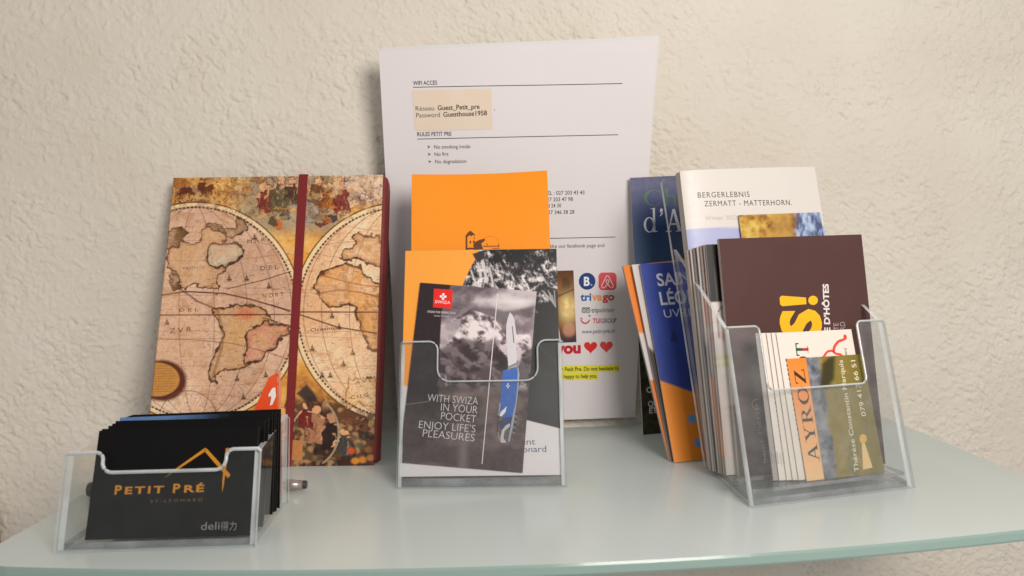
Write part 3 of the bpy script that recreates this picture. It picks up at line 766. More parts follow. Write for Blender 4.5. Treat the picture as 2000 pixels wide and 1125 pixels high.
    dz = np.maximum(sstep(440, 425, Y), sstep(765, 785, Y) * sstep(560, 570, X)) * (1 - ing)
    for sc_, sd, wd_ in ((24, 101, 0.016), (13, 107, 0.03)):
        f_ = P.fb(sc_, sd, 3)
        for lv in (0.45, 0.55): P.mix(sstep(wd_, wd_ * 0.3, abs(f_ - lv)) * dz * 0.5, (86, 48, 34))
    P.mix(sstep(0.54, 0.70, P.fb(19, 141, 4)) * dz * 0.35, (112, 62, 36)); P.mix(sstep(0.56, 0.70, P.fb(15, 147, 4)) * dz * 0.35, (236, 206, 160))
    P.mix(sstep(780, 820, Y) * sstep(0.5, 0.66, P.fb(22, 151, 3)) * dz * 0.7, (42, 30, 30))
    P.X = X0 + (P.fb(12, 91, 4) - 0.5) * 16; P.Y = Y0 + (P.fb(12, 95, 4) - 0.5) * 16
    figure(618, 826, 2.3, (176, 132, 104)); figure(646, 842, 2.2, (46, 34, 34), (188, 146, 116), -4); figure(672, 862, 1.7, (78, 80, 80)); figure(596, 812, 1.6, (124, 40, 38))
    P.X, P.Y = X0, Y0
    P.poly([(566, 900), (566, 860), (592, 862), (590, 902)], (188, 138, 92), 1, 1); P.poly([(580, 770), (600, 752), (614, 768), (622, 786), (600, 788)], (48, 46, 52), 0.9, 3)
    P.arc(600, 845, 62, 70, -50, 60, 4, (176, 160, 140), 0.8)
    for x, y, c in ((686, 882, (206, 96, 52)), (694, 902, (216, 150, 60)), (708, 900, (206, 150, 70)), (720, 880, (150, 110, 70)), (704, 872, (92, 96, 76)), (724, 896, (196, 140, 96)), (690, 858, (112, 86, 66))): P.disc(x, y, 8, 6.5, c, 0.85, 0.4)
    P.c = 0.62 * (P.c / 0.62) ** 1.22 * np.array((1.03, 1.0, 0.92))
    P.c *= (0.90 + 0.36 * P.fb(3.2, 70, 2))[..., None]
    P.line([(343, 349), (281, 914)], 3.5, (84, 48, 34), 0.6)
    root = empty('map_notebook', M)
    tag(root, 'antique world map notebook with a dark red strap, leaning on the wall', 'notebook')
    red = mat_plain('dark red book cloth', (0.185, 0.026, 0.026), 0.6, 0.3, vary=0.2, scale=900)
    mb = MB(); P.mesh(mb)
    mb.box((0, 0.00002, 0), (W, 0.0024, H), col=alb((120, 60, 44)), skip=('front',))
    mb.build('front_cover', M_COVER, root)
    mb = MB(); mb.box((0.002, 0.0026, 0.003), (W - 0.0035, T - 0.0026, H - 0.003)); mb.build('page_block', M_PAGES, root)
    mb = MB(); mb.box((0, T - 0.0024, 0), (W, T, H), col=alb((150, 100, 70))); mb.build('back_cover', M_COVER, root)
    # red cloth side that closes the flap
    mb = MB(); pr = [(W - 0.002, 0.0002), (W + 0.0018, 0.0016), (W + 0.0034, 0.005), (W + 0.0036, T - 0.006), (W + 0.002, T - 0.001), (W - 0.002, T - 0.0002), (W - 0.0028, T * 0.5)]
    zs = [0.004, H * 0.5, H - 0.0045, H - 0.001]
    V = []; n = len(pr)
    for j, z in enumerate(zs):
        k = 1 if j not in (0, 3) else 0.75
        V += [(W + (a - W) * k, b, z) for a, b in pr]
    V += [(W - 0.002, b, 0.0005) for a, b in pr]
    F = [(j * n + i, j * n + (i + 1) % n, (j + 1) * n + (i + 1) % n, (j + 1) * n + i) for j in range(3) for i in range(n)] + [tuple(range(3 * n, 4 * n))] + [(i, (i + 1) % n, 4 * n + (i + 1) % n, 4 * n + i) for i in range(n)]
    mb.add(V, F); mb.build('cloth_side', red, root)
    # strap
    a0, b0 = P.loc(587.5, 346); a1, _ = P.loc(604.5, 346); c0, d0 = P.loc(553, 911); c1_, _ = P.loc(569, 911)
    mb = MB()
    mb.add([(c0, -0.0007, -0.0004), (c1_, -0.0007, -0.0004), (a1, -0.0007, H + 0.0012), (a0, -0.0007, H + 0.0012), (c0, -0.0001, -0.0004), (c1_, -0.0001, -0.0004), (a1, -0.0001, H), (a0, -0.0001, H)], [(0, 1, 2, 3), (0, 3, 7, 4), (1, 5, 6, 2)])
    mb.add([(a0, -0.0007, H + 0.0012), (a1, -0.0007, H + 0.0012), (a1, T + 0.0005, H + 0.0012), (a0, T + 0.0005, H + 0.0012), (a0, T + 0.0005, H * 0.2), (a1, T + 0.0005, H * 0.2)], [(0, 1, 2, 3), (3, 2, 5, 4)])
    st = mat_plain('woven dark red elastic', (0.20, 0.024, 0.026), 0.75, 0.15, vary=0.35, scale=1400)
    mb.build('elastic_strap', st, root)


notebook()


# ------------------------------------------------------------------ acrylic holders
def notch_outline(wd, h, l0, l1, dep, r, topr=0.0015):
    """Front panel outline with a finger notch between l0 and l1, dep deep."""
    o = [(0, 0), (wd, 0), (wd, h - topr), (wd - topr, h)]
    def fillet(cx, cy, rad, a0, a1, n=7): return [(cx + rad * math.cos(TY(a0 + (a1 - a0) * k / n)), cy + rad * math.sin(TY(a0 + (a1 - a0) * k / n))) for k in range(n + 1)]
    o += fillet(l1 + r * 0.7, h - r * 0.7, r * 0.7, 90, 180)
    o += fillet(l1 - r, h - dep + r, r, 0, -90)
    o += fillet(l0 + r, h - dep + r, r, -90, -180)
    o += fillet(l0 - r * 0.7, h - r * 0.7, r * 0.7, 0, 90)
    o += [(topr, h), (0, h - topr)]
    return o


def holder(name, M, wd, hf, hb, dep, shear, notch, t, lean, label, base_t=0.004, side_front=0.97, lean_b=None, side_step=None, rim_r=0.24, face=None):
    """Acrylic pocket: M is an upright frame at the front left foot; panels lean back by lean degrees."""
    root = empty(name, M); tag(root, label, 'leaflet holder' if 'leaflet' in name else 'card holder')
    lb = lean_b if lean_b is not None else lean
    face = face or M_CLEAR
    s, c = math.sin(TY(lean)), math.cos(TY(lean)); s2, c2 = math.sin(TY(lb)), math.cos(TY(lb))
    fp = lambda a, b, y0=0.0: (a, y0 + b * s, b * c)
    bp = lambda a, b: (a + shear, dep + b * s2, b * c2)
    nrm = (0, c, -s); nb = (0, -c2, s2)
    mb = MB(); mb.slab([fp(a, b) for a, b in notch_outline(wd, hf, *notch)], [k * t for k in nrm]); 
    rim = [np.array(fp(a, b)) + np.array(nrm) * t * 0.5 for a, b in notch_outline(wd, hf, *notch)[2:-1]]
    mb.tube(rim, t * rim_r, 8, mat=1); mb.build('front_panel', [face, M_EDGE], root)
    mb = MB(); mb.slab([bp(0.0, 0), bp(wd, 0), bp(wd, hb - 0.003), bp(wd - 0.003, hb), bp(0.003, hb), bp(0.0, hb - 0.003)], [k * t for k in nb]); mb.build('back_panel', [M_CLEAR, M_EDGE], root)
    for x in (0.0006, wd - 0.0006):
        sgn = 1 if x < wd / 2 else -1
        e = 0.0004
        f0 = fp(x, 0.0002, t * 1.03 / c); f1 = fp(x, hf * side_front, t * 1.03 / c)
        k = (side_step or hb * 0.72)
        b0 = np.array(bp(x, 0.0002)) + np.array(nb) * (t + e); b1 = np.array(bp(x, k)) + np.array(nb) * (t + e)
        mb = MB(); mb.slab([f0, tuple(b0), tuple(b1), f1], (sgn * t, 0, 0)); mb.build('side_panel', [M_CLEAR, M_EDGE], root)
    x0 = t + 0.001
    z0 = 0.0003
    f = lambda a, z: (a, t * 1.1 / c + z * s / c + 0.0003, z)
    g = lambda a, z: tuple(np.array((a + shear * 0.98, dep - t * 1.1 / c2 - 0.0004, z)))
    mb = MB(); mb.slab([f(x0, z0), f(wd - x0, z0), g(wd - x0, z0), g(x0, z0)], (0, 0, base_t), 0, 1); mb.build('base_plate', [M_CLEAR, M_BASE], root)
    return root


def upright(org, yaw): return frame(org, yaw, 0.0)


def card_box(mb, wd, h, t, col, skip=('front',)): mb.box((0, 0.00002, 0), (wd, t, h), col=col, skip=skip)


# ---- left: business card holder
HL = upright((-0.2645, -0.2356, 0.0003), -3.5)
holder('acrylic_card_holder', HL, 0.1015, 0.0500, 0.0530, 0.072, 0.0, (0.0195, 0.0835, 0.0105, 0.0055), 0.0030, 18.0,
       'clear acrylic box holding a stack of black business cards, front left of the shelf', 0.0035, 0.96, 10.0, 0.0525, rim_r=0.33)
black = (14, 13, 14)
yel = (196, 130, 34)


def black_card(name, M, front=False, blue=False):
    q = [(193.8, 844.5), (504.9, 837.6), (488.1, 1050.2), (163.0, 1058.7)]
    P = Page(0.085, 0.0561, q, black, 0.12)
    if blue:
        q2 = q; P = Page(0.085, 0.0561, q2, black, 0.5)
        P.mix(sstep(0.0470, 0.0485, P.B) * sstep(0.066, 0.03, P.A + 0.012 * P.fb(30, 3, 3)), (92, 124, 172))  # bluish reflection painted into the card's colour
    if front:
        P.text('P', (222, 969), (235.5, 968.6), yel, 17, 0.03); P.text('ETIT', (242, 968.4), (318, 966.2), yel, 13.5, 0.03, 1.3)
        P.text('P', (336, 966), (350, 965.6), yel, 17, 0.03); P.text('RÉ', (358, 965.4), (397, 964), yel, 13.5, 0.03, 1.2)
        P.text('ST-LÉONARD', (292, 985.5), (394, 982.5), (112, 80, 44), 5.5, 0.01, 1.5)
        P.shape([(321, 936.6), (341, 920), (400, 878.5), (402, 884), (343, 923)], yel); P.shape([(400, 878.2), (404.5, 881), (449.5, 931), (444.5, 938), (399, 884.8)], yel)
        P.layer = 1; P.shape([(440.5, 880), (446.5, 878), (436, 952), (432.5, 966), (433.5, 940)], yel); P.layer = 0
    mb = MB(); P.mesh(mb); card_box(mb, 0.085, 0.0561, 0.0004, alb((84, 82, 80)))
    return mb.build(name, M_BLACK, m=M)


N = 11
stack = []
for k in range(N):
    f = k / (N - 1)
    ff = min(1.0, max(0.0, f ** 0.9 + (0 if k in (0, N - 1) else random.Random(k + 40).uniform(-0.025, 0.025))))
    org = Vector((-0.2511, -0.2300, 0.0042)).lerp(Vector((-0.2440, -0.1935, 0.0042)), ff)
    r = random.Random(k + 3)
    dx = 0 if k in (0, N - 1) else r.uniform(-0.0022, 0.0022)
    Mk = frame((org.x + dx, org.y, org.z + (r.uniform(0, 0.0009) if k != 6 else 0.0016)), -4.2 + 1.6 * f + r.uniform(-0.5, 0.5), 20.5 - 7.0 * f + r.uniform(-0.3, 0.3), 0.1 + r.uniform(-0.45, 0.45) * (0 < k < N - 1) + 0.6 * f)
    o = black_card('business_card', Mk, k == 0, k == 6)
    if k == 0: tag(o, 'foremost black business card with gold roof logo in the acrylic box', 'business card', 'black business cards in the acrylic box')
    elif k == 6: tag(o, 'black business card with a painted blue reflection along its top, mid stack', 'business card', 'black business cards in the acrylic box')
    else: tag(o, 'plain black business card in the stack behind the foremost gold-lettered one', 'business card', 'black business cards in the acrylic box')

# maker's lettering moulded on the front panel
LP = Page(0.1015, 0.0500, [(129.4, 890.4), (510.0, 878.5), (499.0, 1067.3), (104.6, 1081.8)], (150, 150, 150), 0.02)
LP.extra = []
LP.text('deli', (394, 1035), (430, 1033.6), (118, 116, 114), 15, 0.0)
LP.text('得力', (432, 1034.6), (463, 1033.4), (118, 116, 114), 13, 0.0)
mb = MB()
sl, cl = math.sin(TY(18)), math.cos(TY(18))
for Wv, F, c, ly in LP.extra:
    mb.add(np.stack([Wv[:, 0], Wv[:, 1] * sl - 0.00012 * cl, Wv[:, 1] * cl + 0.00012 * sl], -1), F, c)
for o in COL.objects:
    if o.name == 'front_panel': mb.build('maker_lettering', M_PAPER, o)

# ---- little orange flag
M_ORANGE = mat_plain('orange plastic', (0.80, 0.085, 0.02), 0.4, 0.4, vary=0.04)
root = empty('paper_flag', Matrix.Translation((-0.1655, -0.165, 0.0004)))
tag(root, 'small orange flag on a thin pole standing behind the black business cards', 'flag')
mb = MB(); mb.tube([(0.0015, 0, 0.0), (0.0022, 0, 0.0795)], 0.00085); mb.build('flagpole', mat_plain('pink-orange plastic pole', (0.72, 0.22, 0.13), 0.4, vary=0.03), root)
mb = MB(); V = [(0.0012, -0.0009, 0.0785), (0.0007, -0.0008, 0.0773), (-0.0040, -0.0004, 0.0755), (-0.0090, 0.0002, 0.0650), (-0.0135, 0.0006, 0.0560), (0.0010, -0.0008, 0.0535)]
mb.slab([V[0], V[2], V[3], V[4], V[5]], (0, 0.0003, 0), 0, 0); fl = mb.build('flag', M_ORANGE, root)
mb = MB(); g = lambda x, z: (x - 0.0007, -0.00125, z)
mb.add([g(-0.0012, 0.0690), g(0.0006, 0.0695), (0.0002, -0.00125, 0.0640), g(-0.0014, 0.0590), g(-0.0030, 0.0583), g(-0.0020, 0.0625), g(-0.0020, 0.0645), g(-0.0034, 0.0636), g(-0.0036, 0.0650)], [tuple(range(9))])
mb.build('white_mark', mat_plain('white print', (0.78, 0.74, 0.70), 0.6, vary=0.03), fl)

# ---- pen lying behind the card box
root = empty('ballpoint_pen', Matrix.Translation((-0.2870, -0.1400, 0.0048)))
tag(root, 'dark ballpoint pen lying on the shelf behind the acrylic card box', 'pen')
dv = Vector((0.1360, -0.0110, 0.0))
at = lambda f: dv * f
darkp = mat_plain('dark pen plastic', (0.03, 0.03, 0.033), 0.3, 0.5)
mb = MB(); mb.tube([at(0.0), at(0.006), at(0.03), at(0.4), at(0.83)], [0.003, 0.0045, 0.0048, 0.0046, 0.0044], 20); mb.build('barrel', darkp, root, smooth=True)
mb = MB(); mb.tube([at(0.83), at(0.84), at(0.93), at(0.985)], [0.0044, 0.0041, 0.0034, 0.0026], 20); mb.build('grip_cone', mat_plain('grey pink metal', (0.36, 0.30, 0.29), 0.3, 0.5, 0.6), root, smooth=True)
mb = MB(); mb.tube([at(0.985), at(1.0)], [0.0028, 0.0024], 20); mb.build('tip', darkp, root)

# ------------------------------------------------------------------ centre holder
HC = upright((-0.0951, -0.1545, 0.0003), -6.6)
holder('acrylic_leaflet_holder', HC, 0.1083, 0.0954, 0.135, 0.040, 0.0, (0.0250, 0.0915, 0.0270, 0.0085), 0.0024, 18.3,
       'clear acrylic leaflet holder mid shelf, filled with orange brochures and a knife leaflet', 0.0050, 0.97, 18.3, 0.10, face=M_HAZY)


def booklet(name, M, P, thick, mat, label, cat, group=None, edge=(196, 188, 184), sheets=True, bend=None):
    root = empty(name, M); tag(root, label, cat, group)
    mb = MB(); P.mesh(mb); mb.build('cover', mat, root)
    mb = MB(); wd, h = P.w, P.h
    n = 8
    xs = np.linspace(0, wd, n + 1); zs = np.linspace(0, h, n + 1)
    U, V = np.meshgrid(xs, zs); bd = (P.bend(U / wd, V / h) if P.bend else 0 * U)
    Fp = np.stack([U, bd + 0.0001, V], -1); Bp = np.stack([U, bd + thick, V], -1)
    mb.grid(Bp, np.tile(alb(edge), U.shape + (1,)))
    for sl_ in ((0, slice(None)), (-1, slice(None)), (slice(None), 0), (slice(None), -1)):
        strip = np.stack([Fp[sl_], Bp[sl_]], 0); mb.grid(strip, np.tile(alb(edge), strip.shape[:2] + (1,)))
    mb.build('pages', M_PAGES if sheets else M_PAPER, root)
    return root


# tall orange brochure
bend = lambda u, v: 0.0030 * np.sin(np.pi * np.clip(u, 0, 1)) * np.clip(v, 0, 1) ** 2
P = Page(0.0988, 0.2109, [(804.4, 345.8), (1068.8, 338.3), (1093.4, 917.8), (801.2, 926.2)], (242, 144, 4), 0.35, bend=bend)
br = (92, 52, 22)
P.bar((911, 464), (911, 492.5), 3.4, br); P.bar((909.5, 490), (926, 489.6), 3.6, br); P.shape([(908.5, 466), (912.5, 459.5), (918.5, 454.3), (924, 458.5), (929, 464), (923, 463.3), (920, 466), (917, 462.8), (914.5, 466)], br)
P.round(918.6, 477, 1.5, 3.0, br); P.round(925.5, 476.5, 1.8, 3.0, br); P.bar((926, 466), (926.5, 472), 1.2, br)
P.shape([(921, 500), (926, 490), (924, 482), (929, 476), (938, 472), (947.5, 470), (947, 474), (943, 477.5), (940, 480), (943, 488), (944, 500)], br)
P.bar((944, 485.4), (974.5, 485.0), 2.2, (150, 76, 22)); P.bar((974, 480.5), (974.4, 487), 1.8, (110, 60, 22)); P.bar((951, 479), (952, 484), 1.2, (130, 66, 22)); P.bar((962, 489.6), (976, 489.2), 1.4, (130, 66, 22))
for k in range(12):
    a, b = TY(200 + 12 * k), TY(212 + 12 * k)
    P.bar((958 + 17 * math.cos(a), 481 + 16 * math.sin(a)), (958 + 17 * math.cos(b), 481 + 16 * math.sin(b)), 0.9, (222, 110, 16))
booklet('brochure', frame((-0.0866, -0.1357, 0.006), -6.1, 17.5, 0.8), P, 0.0022, M_COVER, 'tall plain orange brochure with small castle emblem, rearmost in the middle holder', 'brochure')

# orange, black and white village brochure
P = Page(0.1051, 0.1529, [(787.3, 496.0), (1087.8, 491.9), (1103.2, 941.7), (777.8, 947.4)], (244, 160, 58), 0.95)
X, Y = P.X, P.Y
P.mix(sstep(560, 760, Y) * 0.5, (240, 146, 40))
ph = P.pmask([(934, 494), (928, 512), (920, 524), (905, 556), (880, 640), (850, 800), (1030, 833), (1104, 851), (1104, 488), (940, 490)], 0.8)
n = P.fb(13, 3, 5, False, 1.4, 30, 0.7); rk = P.fb(9, 7, 4, True, 1.8, 62, 0.65)
v = 0.55 * n + 0.45 * rk
bright = np.exp(-(((X - 985) / 75) ** 2 + ((Y - 560) / 42) ** 2)) * 0.30
dark = sstep(535, 495, Y) * sstep(945, 985, X) * sstep(1085, 1010, X) * 0.30 + sstep(575, 640, Y) * 0.5
g = np.clip((v - 0.55) * 4.6 + 0.30 + bright * 1.0 - dark * 1.7 - 0.14, 0, 1)
P.mix(ph, P.ramp(g, [(0, (16, 16, 18)), (0.35, (70, 66, 70)), (0.7, (168, 160, 162)), (1, (226, 218, 218))]))
for a, b, wd in (((928, 508), (938, 545), 5), ((940, 512), (950, 556), 6), ((918, 535), (926, 556), 3), ((955, 530), (962, 560), 4)): P.line([a, b], wd, (214, 206, 204), 0.8)
P.poly([(921, 502), (946, 494), (944, 512), (930, 520)], (50, 42, 44), 1, 1.5)
for k in range(7): P.line([(1060 + k * 4, 575 + (k % 3) * 5), (1075 + k * 2, 590 + k * 3)], 2.2, (170, 164, 166), 0.7)
P.mix(P.pmask([(1030, 650), (1104, 640), (1104, 720), (1030, 720)], 8) * 0.9, (14, 14, 15)); P.line([(1030, 660), (1100, 730)], 1.6, (60, 60, 62), 0.6)
P.mix(P.pmask([(1020, 735), (1104, 735), (1104, 851), (1030, 833)], 3), (34, 33, 34))
P.poly([(776, 761), (850, 785), (1030, 833), (1105, 851.5), (1110, 960), (770, 960)], (216, 209, 212), 1, 0.8)
P.text('Saint', (1006, 882.6), (1048.5, 881.6), (76, 84, 112), 12.5, 0.0); P.text('Léonard', (1004, 898), (1070.5, 896), (76, 84, 112), 12.5, 0.0)
booklet('brochure', frame((-0.0932, -0.1479, 0.0062), -6.5, 18.3, -0.05), P, 0.0016, M_COVER, 'orange and white brochure with black and white rock photo, behind the knife leaflet', 'brochure')

# knife leaflet
P = Page(0.0799, 0.1208, [(819.6, 552.2), (1050.3, 570.0), (1023.0, 930.3), (778.3, 909.7)], (60, 48, 50), 1.05)
X, Y = P.X, P.Y
n = P.fb(34, 2, 6, False, 1.6, -14, 0.55); nf = P.fb(11, 6, 5, False, 1.5, 24, 0.6); rg = P.fb(24, 12, 5, True, 1.4, 32, 0.58)
sky = P.ramp(n + 0.2 * (nf - 0.5), [(0.25, (96, 84, 92)), (0.45, (142, 128, 134)), (0.6, (182, 170, 174)), (0.75, (200, 190, 192))])
P.c = sky
P.mix(np.exp(-(((X - 1010) / 60) ** 2 + ((Y - 590) / 9) ** 2)) * 0.8, (226, 216, 218))
P.poly([(915, 606), (930, 600), (960, 601), (985, 608), (1010, 606), (1046, 600), (1040, 625), (1010, 618), (985, 640), (960, 625), (915, 615)], (92, 80, 86), 0.85, 5)
mt = P.pmask([(858, 640), (880, 628), (905, 615), (918, 606), (940, 612), (965, 622), (985, 650), (990, 664), (1010, 655), (1040, 656), (1040, 940), (850, 940)], 1.5)
mv = np.clip((0.5 * rg + 0.5 * nf - 0.5) * 4.2 + 0.42, 0, 1)
lum = np.clip(mv + sstep(690, 630, Y) * 0.22 * sstep(870, 930, X) - sstep(655, 690, Y) * 0.25, 0, 1)
P.mix(mt, P.ramp(lum, [(0, (48, 40, 44)), (0.4, (112, 98, 104)), (0.7, (186, 172, 176)), (1, (226, 214, 216))]))
P.poly([(858, 640), (885, 628), (903, 622), (890, 655), (860, 690)], (168, 156, 162), 0.8, 3)
val = P.pmask([(850, 690), (880, 675), (905, 662), (945, 672), (970, 660), (978, 690), (965, 700), (985, 725), (990, 770), (850, 770)], 5)
P.mix(val * (0.75 + 0.25 * (1 - mv)), (58, 46, 50)); P.mix(val * sstep(0.55, 0.75, P.fb(20, 33, 4, True, 3, 8)) * 0.35, (112, 94, 98))
P.poly([(1025, 690), (1046, 680), (1036, 760), (1018, 745), (1010, 725)], (52, 44, 48), 0.85, 4)
low = sstep(752, 772, Y + 8 * (nf - 0.5))
P.mix(low, P.ramp(n * 0.6 + nf * 0.4, [(0.3, (58, 46, 46)), (0.5, (86, 72, 72)), (0.65, (112, 94, 92)), (0.8, (132, 114, 112))]))
P.mix(sstep(850, 905, Y + 10 * (n - 0.5)) * 0.75, (70, 60, 60)); P.mix(sstep(0.55, 0.72, P.fb(30, 51, 4, False, 2.5, 2)) * low * 0.35, (128, 106, 102))
P.mix(np.exp(-((X - 905 + (Y - 900) * 0.06) / 9) ** 2) * sstep(850, 865, Y) * 0.4, (150, 138, 136))
strip = P.pmask([(815, 545), (882, 552), (862, 610), (858, 690), (856, 790), (884, 790), (874, 845), (770, 850), (780, 720)], 1.5)
lowm = sstep(770, 850, Y)
P.mix(strip * (1 - 0.8 * lowm), (44, 32, 36))
P.mix(sstep(885, 850, X) * sstep(760, 800, Y) * sstep(905, 850, Y) * 0.55, (46, 34, 36))
P.line([(783, 796), (836, 789)], 1.4, (150, 140, 142), 0.6)
# head and shoulders of the walker
P.disc(867, 721, 13, 13, (62, 52, 56), 0.95, 0.15); P.disc(875, 724, 5, 8, (150, 136, 140), 0.6, 0.5); P.disc(868, 712, 8, 4, (128, 116, 120), 0.6, 0.6); P.poly([(853, 757), (858, 740), (866, 735), (878, 736), (885, 757)], (92, 80, 84), 0.9, 2); P.line([(870, 738), (872, 757)], 3, (170, 158, 160), 0.7)
# emblem
P.shape([(846.5, 564.2), (884, 566.8), (882.3, 604.5), (844.8, 601.5)], (226, 40, 28)); P.layer = 1
P.bar((865.4, 573.5), (864.6, 586.5), 4.2, (245, 236, 236)); P.bar((858.6, 579.6), (871.4, 580.4), 4.4, (245, 236, 236))
P.text('SWIZA', (848.5, 593.0), (879.0, 595.2), (245, 232, 232), 6.0, 0.0); P.layer = 0
P.text('STRIKE FOR PERFECTION', (833.5, 612), (889, 615), (206, 196, 198), 4.0, 0.01); P.text('swiss knives', (847, 619.5), (876, 621), (200, 190, 192), 3.6, 0.0)
P.bar((973, 574), (942.6, 913), 1.7, (220, 212, 214))
# the knife
P.layer = 1
P.shape([(997.4, 611.5), (1003, 617), (1006.5, 626), (1010, 653), (1011.3, 714), (994.6, 722), (992, 690), (990, 659), (990.4, 636), (993.5, 622)], (206, 200, 206))
P.shape([(994.6, 719), (1011.3, 711), (1011.5, 722), (993, 728)], (150, 150, 160))
P.shape([(984, 727), (993, 724.6), (1010, 720.5), (1013, 726), (1012, 760), (1009, 790), (1003, 818), (985, 822), (978.5, 806), (980, 760)], (58, 100, 178))
P.shape([(1010.5, 720.5), (1015, 724), (1016.5, 735), (1015.5, 755), (1012, 785), (1004, 838), (997, 869), (994, 868), (1003, 818), (1009, 790), (1012, 760), (1013, 728)], (150, 158, 172))
P.shape([(985, 822), (1003, 818), (998, 846), (990, 834), (980, 846), (976, 830)], (62, 70, 104)); P.layer = 2
P.shape([(1001.6, 639), (1003, 639), (1006.3, 672), (1004.5, 672)], (90, 82, 86)); P.bar((993.4, 752.5), (993.8, 763), 2.6, (210, 216, 226)); P.bar((990, 758), (997.4, 757.6), 2.6, (210, 216, 226))
P.shape([(991.5, 798), (989, 810), (981, 819), (977, 817), (980, 809), (986, 804)], (226, 222, 226)); P.bar((978.5, 792), (975.5, 816), 1.6, (176, 178, 188)); P.bar((974.5, 818), (972.5, 850), 1.6, (40, 42, 66))
P.shape([(998, 832), (990, 836), (982, 846), (979, 860), (980, 871), (991, 870), (985, 862), (987, 848), (998, 838)], (188, 182, 188)); P.bar((974, 850), (978, 868), 1.6, (150, 148, 160))
for k in range(4): P.bar((1009 - k * 1.5, 812 + k * 11), (1013 - k * 1.5, 815 + k * 11), 2.2, (30, 28, 32)); P.bar((1008 - k * 1.5, 817 + k * 11), (1011.5 - k * 1.5, 819 + k * 11), 1.2, (176, 170, 174))
P.layer = 1
sil = (206, 200, 202)
for t, a, b in (('WITH SWIZA', (834, 788.5), (934, 795.5)), ('IN YOUR', (860.5, 807), (933, 813)), ('POCKET', (860.5, 824.5), (930, 831.5)), ('ENJOY LIFE’S', (817, 841.5), (929, 850.6)), ('PLEASURES', (824.5, 858.5), (927, 868.6))):
    P.text(t, a, b, sil, 15.2, -0.012)
root = booklet('leaflet', frame((-0.0932, -0.1464, 0.0152), -6.5, 18.2, -5.4), P, 0.0006, M_GLOSS, 'grey leaflet showing a blue pocket knife before mountains, foremost in the middle holder', 'leaflet', sheets=False)

# ------------------------------------------------------------------ right-hand holder
HR = upright((0.1106, -0.2226, 0.0003), 10.6)
RB = Vector((0.1131, -0.1373, 0)) - Vector((0.1106, -0.2226, 0))
tx = Vector((math.cos(TY(10.6)), math.sin(TY(10.6)), 0)); ty = Vector((-math.sin(TY(10.6)), math.cos(TY(10.6)), 0))
hr = holder('acrylic_leaflet_holder', HR, 0.1165, 0.1056, 0.2108, RB.dot(ty), RB.dot(tx), (0.0235, 0.0955, 0.0395, 0.0045), 0.0026, 14.7,
       'tall clear acrylic leaflet holder crammed with brochures and cards, right end of the shelf', 0.0035, 0.985, 17.1, 0.155, face=M_HAZIER)
# its raised pocket floor behind the front strip
s_, c_ = math.sin(TY(14.7)), math.cos(TY(14.7))
mb = MB(); zf = 0.0068
mb.slab([(0.0040, 0.0032 + zf * s_ / c_, zf), (0.1125, 0.0032 + zf * s_ / c_, zf), (0.1125, 0.026, zf), (0.0040, 0.026, zf)], (0, 0, 0.0022), 0, 1)
mb.slab([(0.0040, 0.0262, 0.0045), (0.1125, 0.0262, 0.0045), (0.1125, 0.0262, zf + 0.0022), (0.0040, 0.0262, zf + 0.0022)], (0, 0.0018, 0), 0, 1)
mb.build('pocket_floor', [M_CLEAR, M_BASE], hr)

def page_plain(wd, h, base, q=None, res=0.05): return Page(wd, h, q or [(0, 1000 * h), (1000 * wd, 1000 * h), (1000 * wd, 0), (0, 0)], base, res)


# dark brown brochure
q = [(1404.2, 467.9), (1682.3, 459.1), (1729.5, 907.1), (1444.9, 934.0)]
P = Page(0.1039, 0.1534, q, (82, 56, 54), 0.2)
P.mix(sstep(0.35, 0.7, P.fb(90, 3, 4)) * 0.4, (88, 62, 60))
P.text('S', (1601, 660), (1597, 604.5), (240, 182, 36), 72, 0.05)
P.shape([(1522.5, 583), (1526, 579), (1574, 582.5), (1575, 595.5), (1528, 599.5), (1523.5, 596)], (240, 182, 36)); P.round(1587.8, 588, 9.4, 9.0, (240, 182, 36))
P.text('TABLE D’HÔTES', (1623, 697), (1617.5, 556), (226, 216, 216), 11, 0.035)
P.text('CARTE', (1640, 672), (1637, 632), (170, 156, 156), 10, 0.0); P.text('LEONARD', (1653, 690), (1650, 630), (170, 156, 156), 10, 0.0)
P.text('Saint-Pierre', (1500, 905), (1480, 790), (196, 180, 172), 10, 0.0)
for k in range(14):
    a, b = TY(60 + 16 * k), TY(76 + 16 * k)
    P.bar((1478 + 9 * math.cos(a), 791 + 10 * math.sin(a)), (1478 + 9 * math.cos(b), 791 + 10 * math.sin(b)), 2.8, (206, 172, 84))
booklet('brochure', frame((0.1220, -0.1774, 0.0045), 4.7, 8.7, 1.0), P, 0.0030, M_MATT, 'dark brown brochure with yellow exclamation mark, standing behind the small cards', 'brochure', edge=(150, 140, 140))

# black and white leaflet right behind it
P = Page(0.1, 0.1500, [(1372, 474), (1660, 466), (1710, 900), (1425, 925)], (22, 18, 20), 0.3)
P.poly([(1340, 590), (1700, 582), (1760, 960), (1380, 960)], (206, 198, 194), 1, 0.8)
P.arc(1412, 622, 13, 24, 180, 300, 2.4, (40, 34, 36), 0.9); P.line([(1399, 622), (1404, 660)], 2.4, (40, 34, 36), 0.9)
P.line([(1384, 470), (1400, 590)], 1.5, (120, 110, 110), 0.5)
booklet('leaflet', frame((0.1155, -0.1718, 0.0045), 4.5, 9.3, 1.0), P, 0.0014, M_COVER, 'black leaflet with white lower half, showing just left of the dark brown brochure', 'leaflet')

